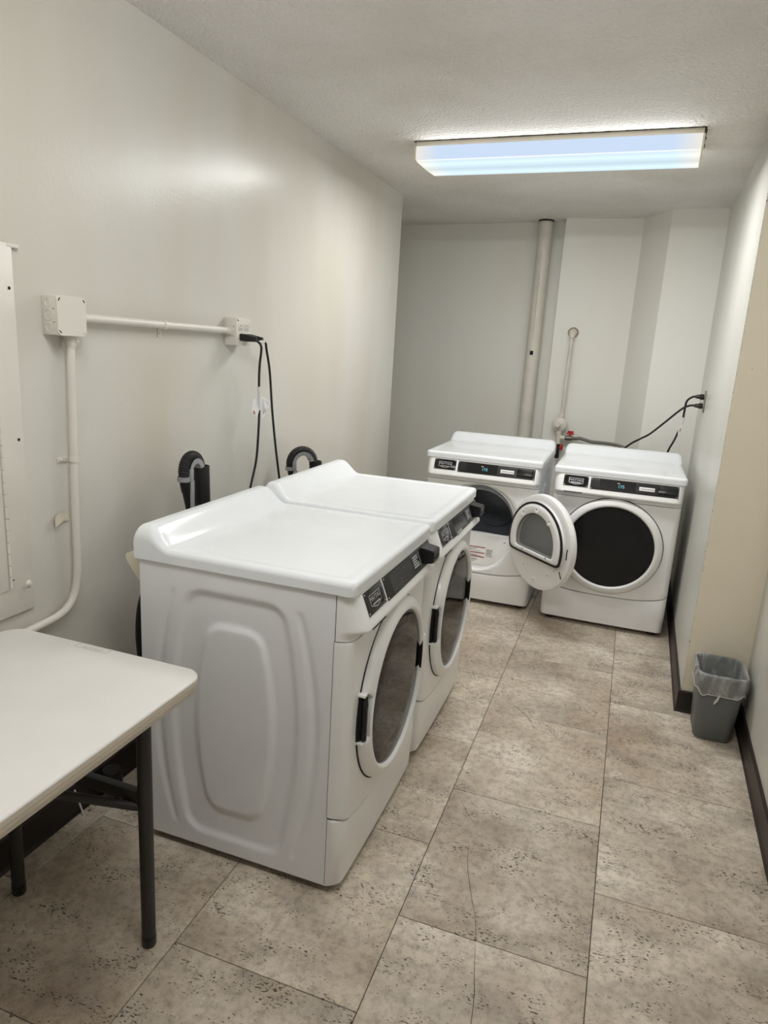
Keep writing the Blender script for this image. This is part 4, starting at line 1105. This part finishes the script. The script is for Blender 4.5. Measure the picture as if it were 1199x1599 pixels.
# wrap label on cord
m = MB(); m.tube([(-1.0005, 2.490, 1.338), (-1.0025, 2.4975, 1.29), (-1.0047, 2.5027, 1.243)], 0.0066, 12); m.build('label_sleeve', MAT['tagclear'], C1)
m = MB(); vs = [(-0.998, 2.503, 1.302), (-0.990, 2.560, 1.276), (-0.988, 2.546, 1.246), (-0.996, 2.512, 1.206)]
m.add(vs + [(x + 0.0007, y, z) for x, y, z in vs], [(0, 1, 2, 3), (7, 6, 5, 4), (0, 4, 5, 1), (1, 5, 6, 2), (2, 6, 7, 3), (3, 7, 4, 0)]); lf = m.build('label_flap', MAT['tagclear'], C1, smooth=False)
m = MB()
for q in range(5):
    a = Vector(vs[0]).lerp(Vector(vs[1]), 0.15 + 0.16 * q); b2 = Vector(vs[3]).lerp(Vector(vs[2]), 0.15 + 0.16 * q)
    a2, b3 = a.lerp(b2, 0.12), a.lerp(b2, 0.85); dx = Vector((0.0012, 0, 0)); wd = Vector((0, 0.0028, -0.0012))
    m.add([a2 + dx, a2 + wd + dx, b3 + wd + dx, b3 + dx], [(0, 1, 2, 3)])
m.build('label_print', MAT['ink'], lf, smooth=False)
m = MB(); vs = [(-1.008, 2.492, 1.294), (-1.014, 2.468, 1.288), (-1.014, 2.456, 1.242), (-1.006, 2.488, 1.214), (-1.003, 2.497, 1.238)]
m.add(vs + [(x + 0.0007, y, z) for x, y, z in vs], [(0, 1, 2, 3, 4), (9, 8, 7, 6, 5)]); lf2 = m.build('label_flap', MAT['tagclear'], C1, smooth=False)
m = MB(); m.add([(-1.012, 2.463, 1.241), (-1.010, 2.470, 1.243), (-1.0075, 2.477, 1.229), (-1.0095, 2.470, 1.227)], [(0, 1, 2, 3)]); m.build('red_print', MAT['red_ink'], lf2, smooth=False)

TP = MB()
tp = [(1.494, 0.995), (1.515, 1.003), (1.536, 1.000), (1.556, 0.994)]; tb = [(1.491, 0.967), (1.512, 0.971), (1.532, 0.977), (1.557, 0.972)]
lift = [0.014, 0.007, 0.004, 0.001]
TP.loops([[(LX + l, y, z) for (y, z), l in zip(tp, lift)], [(LX + l + 0.003, y, z) for (y, z), l in zip(tb, lift)], [(LX + l + 0.0015, y, z) for (y, z), l in zip(tb, lift)], [(LX + max(0.0003, l - 0.0015), y, z) for (y, z), l in zip(tp, lift)]], False)
tag(TP.build('tape_scrap', MAT['tape'], smooth=False), 'torn scrap of beige masking tape peeling off the left wall beside the conduit', 'tape')

# things half hidden under the table
J = tag(empty('glass_jar', (-1.050, 1.640, 0)), 'small dark glass jar by the baseboard, behind the table leg', 'jar')
m = MB(); m.lathe([(0.0005, 0.0), (0.030, 0.0), (0.034, 0.006), (0.034, 0.070), (0.030, 0.080), (0.026, 0.084)], 24, 'z'); m.build('body', MAT['jar'], J)
m = MB(); m.lathe([(0.029, 0.083), (0.0295, 0.085), (0.0295, 0.102), (0.028, 0.104), (0.0005, 0.104)], 24, 'z'); m.build('lid', MAT['rubber'], J)
m = MB(); m.tube([(-1.066, 1.525, 0.0), (-1.087, 1.513, 0.095)], 0.0028, 8); tag(m.build('white_stick', MAT['paper']), 'thin white stick leaning on the left baseboard under the table', 'stick')

# ------------------------------------------------------------------ back wall: drain pipe, gas line, cords on the right
DP = tag(empty('drain_pipe', (-0.315, 5.270, 0)), 'tall off-white vertical pipe with cracked paint on the back wall', 'pipe')
m = MB(); m.tube([(0, 0, 0), (0, 0, ZC)], 0.050, 32); m.build('pipe', MAT['paint_old'], DP)
m = MB(); m.tube([(0, 0, ZC - 0.012), (0, 0, ZC - 0.0005)], 0.053, 32); m.build('ceiling_collar', MAT['soot'], DP)
m = MB(); m.box((-0.014, -0.0515, 1.520), (0.010, -0.046, 1.550), bev=0.002); m.build('hole', MAT['gap'], DP)
m = MB(); random.seed(4); vs = []; NN = 60
for k in range(NN + 1):
    z = 1.62 + 0.62 * k / NN; a = -pi / 2 - 0.12 + random.uniform(-0.03, 0.03); wd = 0.02 + 0.05 * random.random() * sin(pi * k / NN)
    vs += [(0.0504 * cos(a), 0.0504 * sin(a), z), (0.0504 * cos(a + wd), 0.0504 * sin(a + wd), z)]
m.add(vs, [(2 * k, 2 * k + 1, 2 * k + 3, 2 * k + 2) for k in range(NN)]); m.build('paint_crack', plain('paint_crack_grey', (128, 122, 110), 0.9, var=0.2), DP, smooth=False)

YG = 5.207
GP = tag(empty('gas_pipe', (-0.04, YG, 0)), 'thin white gas pipe with regulator and red shut-off valves on the back wall', 'gas pipe')
m = MB(); m.tube(bez([(0.002, 0.0, 1.690), (0.002, -0.030, 1.690), (0.0, -0.047, 1.682), (0.0, -0.050, 1.655)], 24), 0.021, 16); m.tube([(0.002, -0.018, 1.690), (0.002, -0.006, 1.690)], 0.026, 16); m.build('elbow', MAT['paint_old'], GP)
m = MB(); m.lathe([(0.026, -0.006), (0.040, -0.0008), (0.043, 0.0)], 20, 'y', (0.002, 0, 1.690)); m.build('rough_patch', plain('crumbled_plaster', (150, 140, 122), 0.9, var=0.3), GP)
m = MB(); m.tube([(0.0, -0.050, 1.66), (-0.004, -0.055, 1.10)], 0.0125, 14); m.build('riser', MAT['paint_old'], GP)
rg = MB(); Mr = Matrix.Translation((-0.012, -0.060, 1.045))
rg.lathe([(0.0005, -0.030), (0.030, -0.028), (0.050, -0.018), (0.053, -0.008), (0.053, 0.004), (0.048, 0.012), (0.03, 0.026), (0.0005, 0.028)], 32, 'y', M=Mr)
rg.lathe([(0.0005, -0.062), (0.015, -0.060), (0.017, -0.056), (0.017, -0.024)], 20, 'y', (-0.008, 0, -0.002), M=Mr)
rg.tube([(0, 0, 0.045), (0.006, 0.003, 0.068)], 0.022, 16, M=Mr); rg.tube([(0, 0, -0.045), (0.0, 0, -0.068)], 0.021, 16, M=Mr)
rgo = rg.build('regulator', MAT['paint_old'], GP)
m = MB(); m.tube([(-0.010, -0.060, 0.985), (-0.010, -0.060, 0.905)], 0.0185, 14); m.tube([(-0.010, -0.060, 0.948), (0.035, -0.060, 0.952)], 0.017, 14); m.build('tee', MAT['paint_old'], GP)
m = MB(); m.tube([(0.030, -0.060, 0.951), (0.042, -0.060, 0.952), (0.044, -0.060, 0.952), (0.085, -0.060, 0.954)], lambda i: (0.015, 0.015, 0.0185, 0.0185)[i], 12); m.tube([(0.085, -0.060, 0.954), (0.118, -0.060, 0.953)], 0.012, 10)
m.build('side_valve', MAT['brass'], GP)
m = MB(); m.tube([(0.070, -0.060, 0.970), (0.070, -0.060, 0.982)], 0.009, 10); m.box((0.045, -0.068, 0.980), (0.098, -0.052, 0.990), bev=0.003); m.box((0.050, -0.066, 0.988), (0.092, -0.054, 1.006), bev=0.004); o = m.build('valve_handle', MAT['redhandle'], GP); o['label'] = 'red upper valve handle'
m = MB(); m.tube([(-0.010, -0.060, 0.915), (-0.008, -0.062, 0.86), (-0.006, -0.064, 0.80)], 0.016, 12); m.build('lower_valve', MAT['black'], GP)
m = MB(); m.tube([(0.002, -0.064, 0.880), (0.016, -0.066, 0.879)], 0.008, 10); m.box((0.012, -0.076, 0.862), (0.030, -0.054, 0.905), bev=0.004); o = m.build('valve_handle', MAT['redhandle'], GP); o['label'] = 'red lower valve handle'
hp = bez([(0.074, 5.147, 0.953), (0.10, 5.145, 0.959), (0.145, 5.13, 0.952), (0.19, 5.11, 0.946), (0.28, 5.07, 0.950), (0.37, 5.00, 0.951), (0.412, 4.93, 0.940), (0.43, 4.86, 0.90), (0.44, 4.79, 0.80)], 96)
m = MB(); m.tube(hp, lambda i: 0.0115 + 0.001 * (i % 2), 10); tag(m.build('gas_hose', MAT['flex']), 'grey flexible gas hose running from the red valve behind the shut dryer', 'hose')

def x_right(y): return 0.797 + (y - 3.15) / 1.74 * 0.025
YO = 4.44
OP = tag(empty('wall_outlet', (x_right(YO), YO, 1.317)), 'grey metal outlet plate on the right wall above the shut dryer', 'outlet')
m = MB(); m.box((-0.006, -0.038, -0.062), (0.0, 0.038, 0.062), bev=0.0015); m.build('plate', MAT['plate'], OP)
for zz in (0.026, -0.026):
    m = MB(); m.lathe([(0.0005, -0.0085), (0.015, -0.0085), (0.0165, -0.006)], 20, 'x', (0, 0, zz)); m.build('socket', MAT['cream'], OP)
def cord_r(label, path, zz):
    t = tag(empty('power_cord', (0, 0, 0)), label, 'power cord', 'power cords on the right wall')
    m = MB(); m.tube(bez(path, 100), 0.0062, 10); m.build('cable', MAT['rubber'], t)
    x0 = x_right(YO) - 0.0088
    m = MB(); pr = [(0.0, 0.019), (0.018, 0.0195), (0.022, 0.016), (0.036, 0.0135), (0.048, 0.009)]
    m.loops([[(x0 - d, YO + r * cos(2 * pi * k / 14), zz + 0.85 * r * sin(2 * pi * k / 14)) for k in range(14)] for d, r in pr], True, True, True); m.build('plug', MAT['black'], t)
    return t
xo = x_right(YO) - 0.05
CA = cord_r('black power cord with a tag, from the upper socket of the right wall outlet', [(xo + 0.004, YO, 1.343), (xo - 0.02, YO + 0.01, 1.338), (xo - 0.045, YO + 0.03, 1.31), (0.718, 4.50, 1.25), (0.718, 4.53, 1.19), (0.708, 4.56, 1.13), (0.692, 4.60, 1.06), (0.672, 4.66, 0.99), (0.655, 4.71, 0.88), (0.64, 4.72, 0.7)], 1.343)
CB = cord_r('plain black power cord from the lower socket of the right wall outlet', [(xo + 0.004, YO, 1.291), (xo - 0.03, YO + 0.01, 1.287), (xo - 0.07, YO + 0.04, 1.258), (0.62, 4.54, 1.17), (0.55, 4.60, 1.090), (0.50, 4.64, 1.050), (0.44, 4.70, 1.000), (0.39, 4.74, 0.93), (0.36, 4.74, 0.78)], 1.291)
m = MB(); m.tube([(0.719, 4.520, 1.215), (0.717, 4.532, 1.175)], 0.0085, 10); m.build('tag_sleeve', MAT['tagclear'], CA)
m = MB(); m.add([(0.716, 4.525, 1.205), (0.722, 4.530, 1.150), (0.705, 4.530, 1.095), (0.700, 4.526, 1.140)], [(0, 1, 2, 3)]); m.build('tag', MAT['paper'], CA, smooth=False)
m = MB(); m.add([(0.7125, 4.5235, 1.150), (0.7155, 4.5245, 1.140), (0.712, 4.5245, 1.120), (0.7095, 4.5235, 1.130)], [(0, 1, 2, 3)]); m.build('tag_print', MAT['red_ink'], CA, smooth=False)
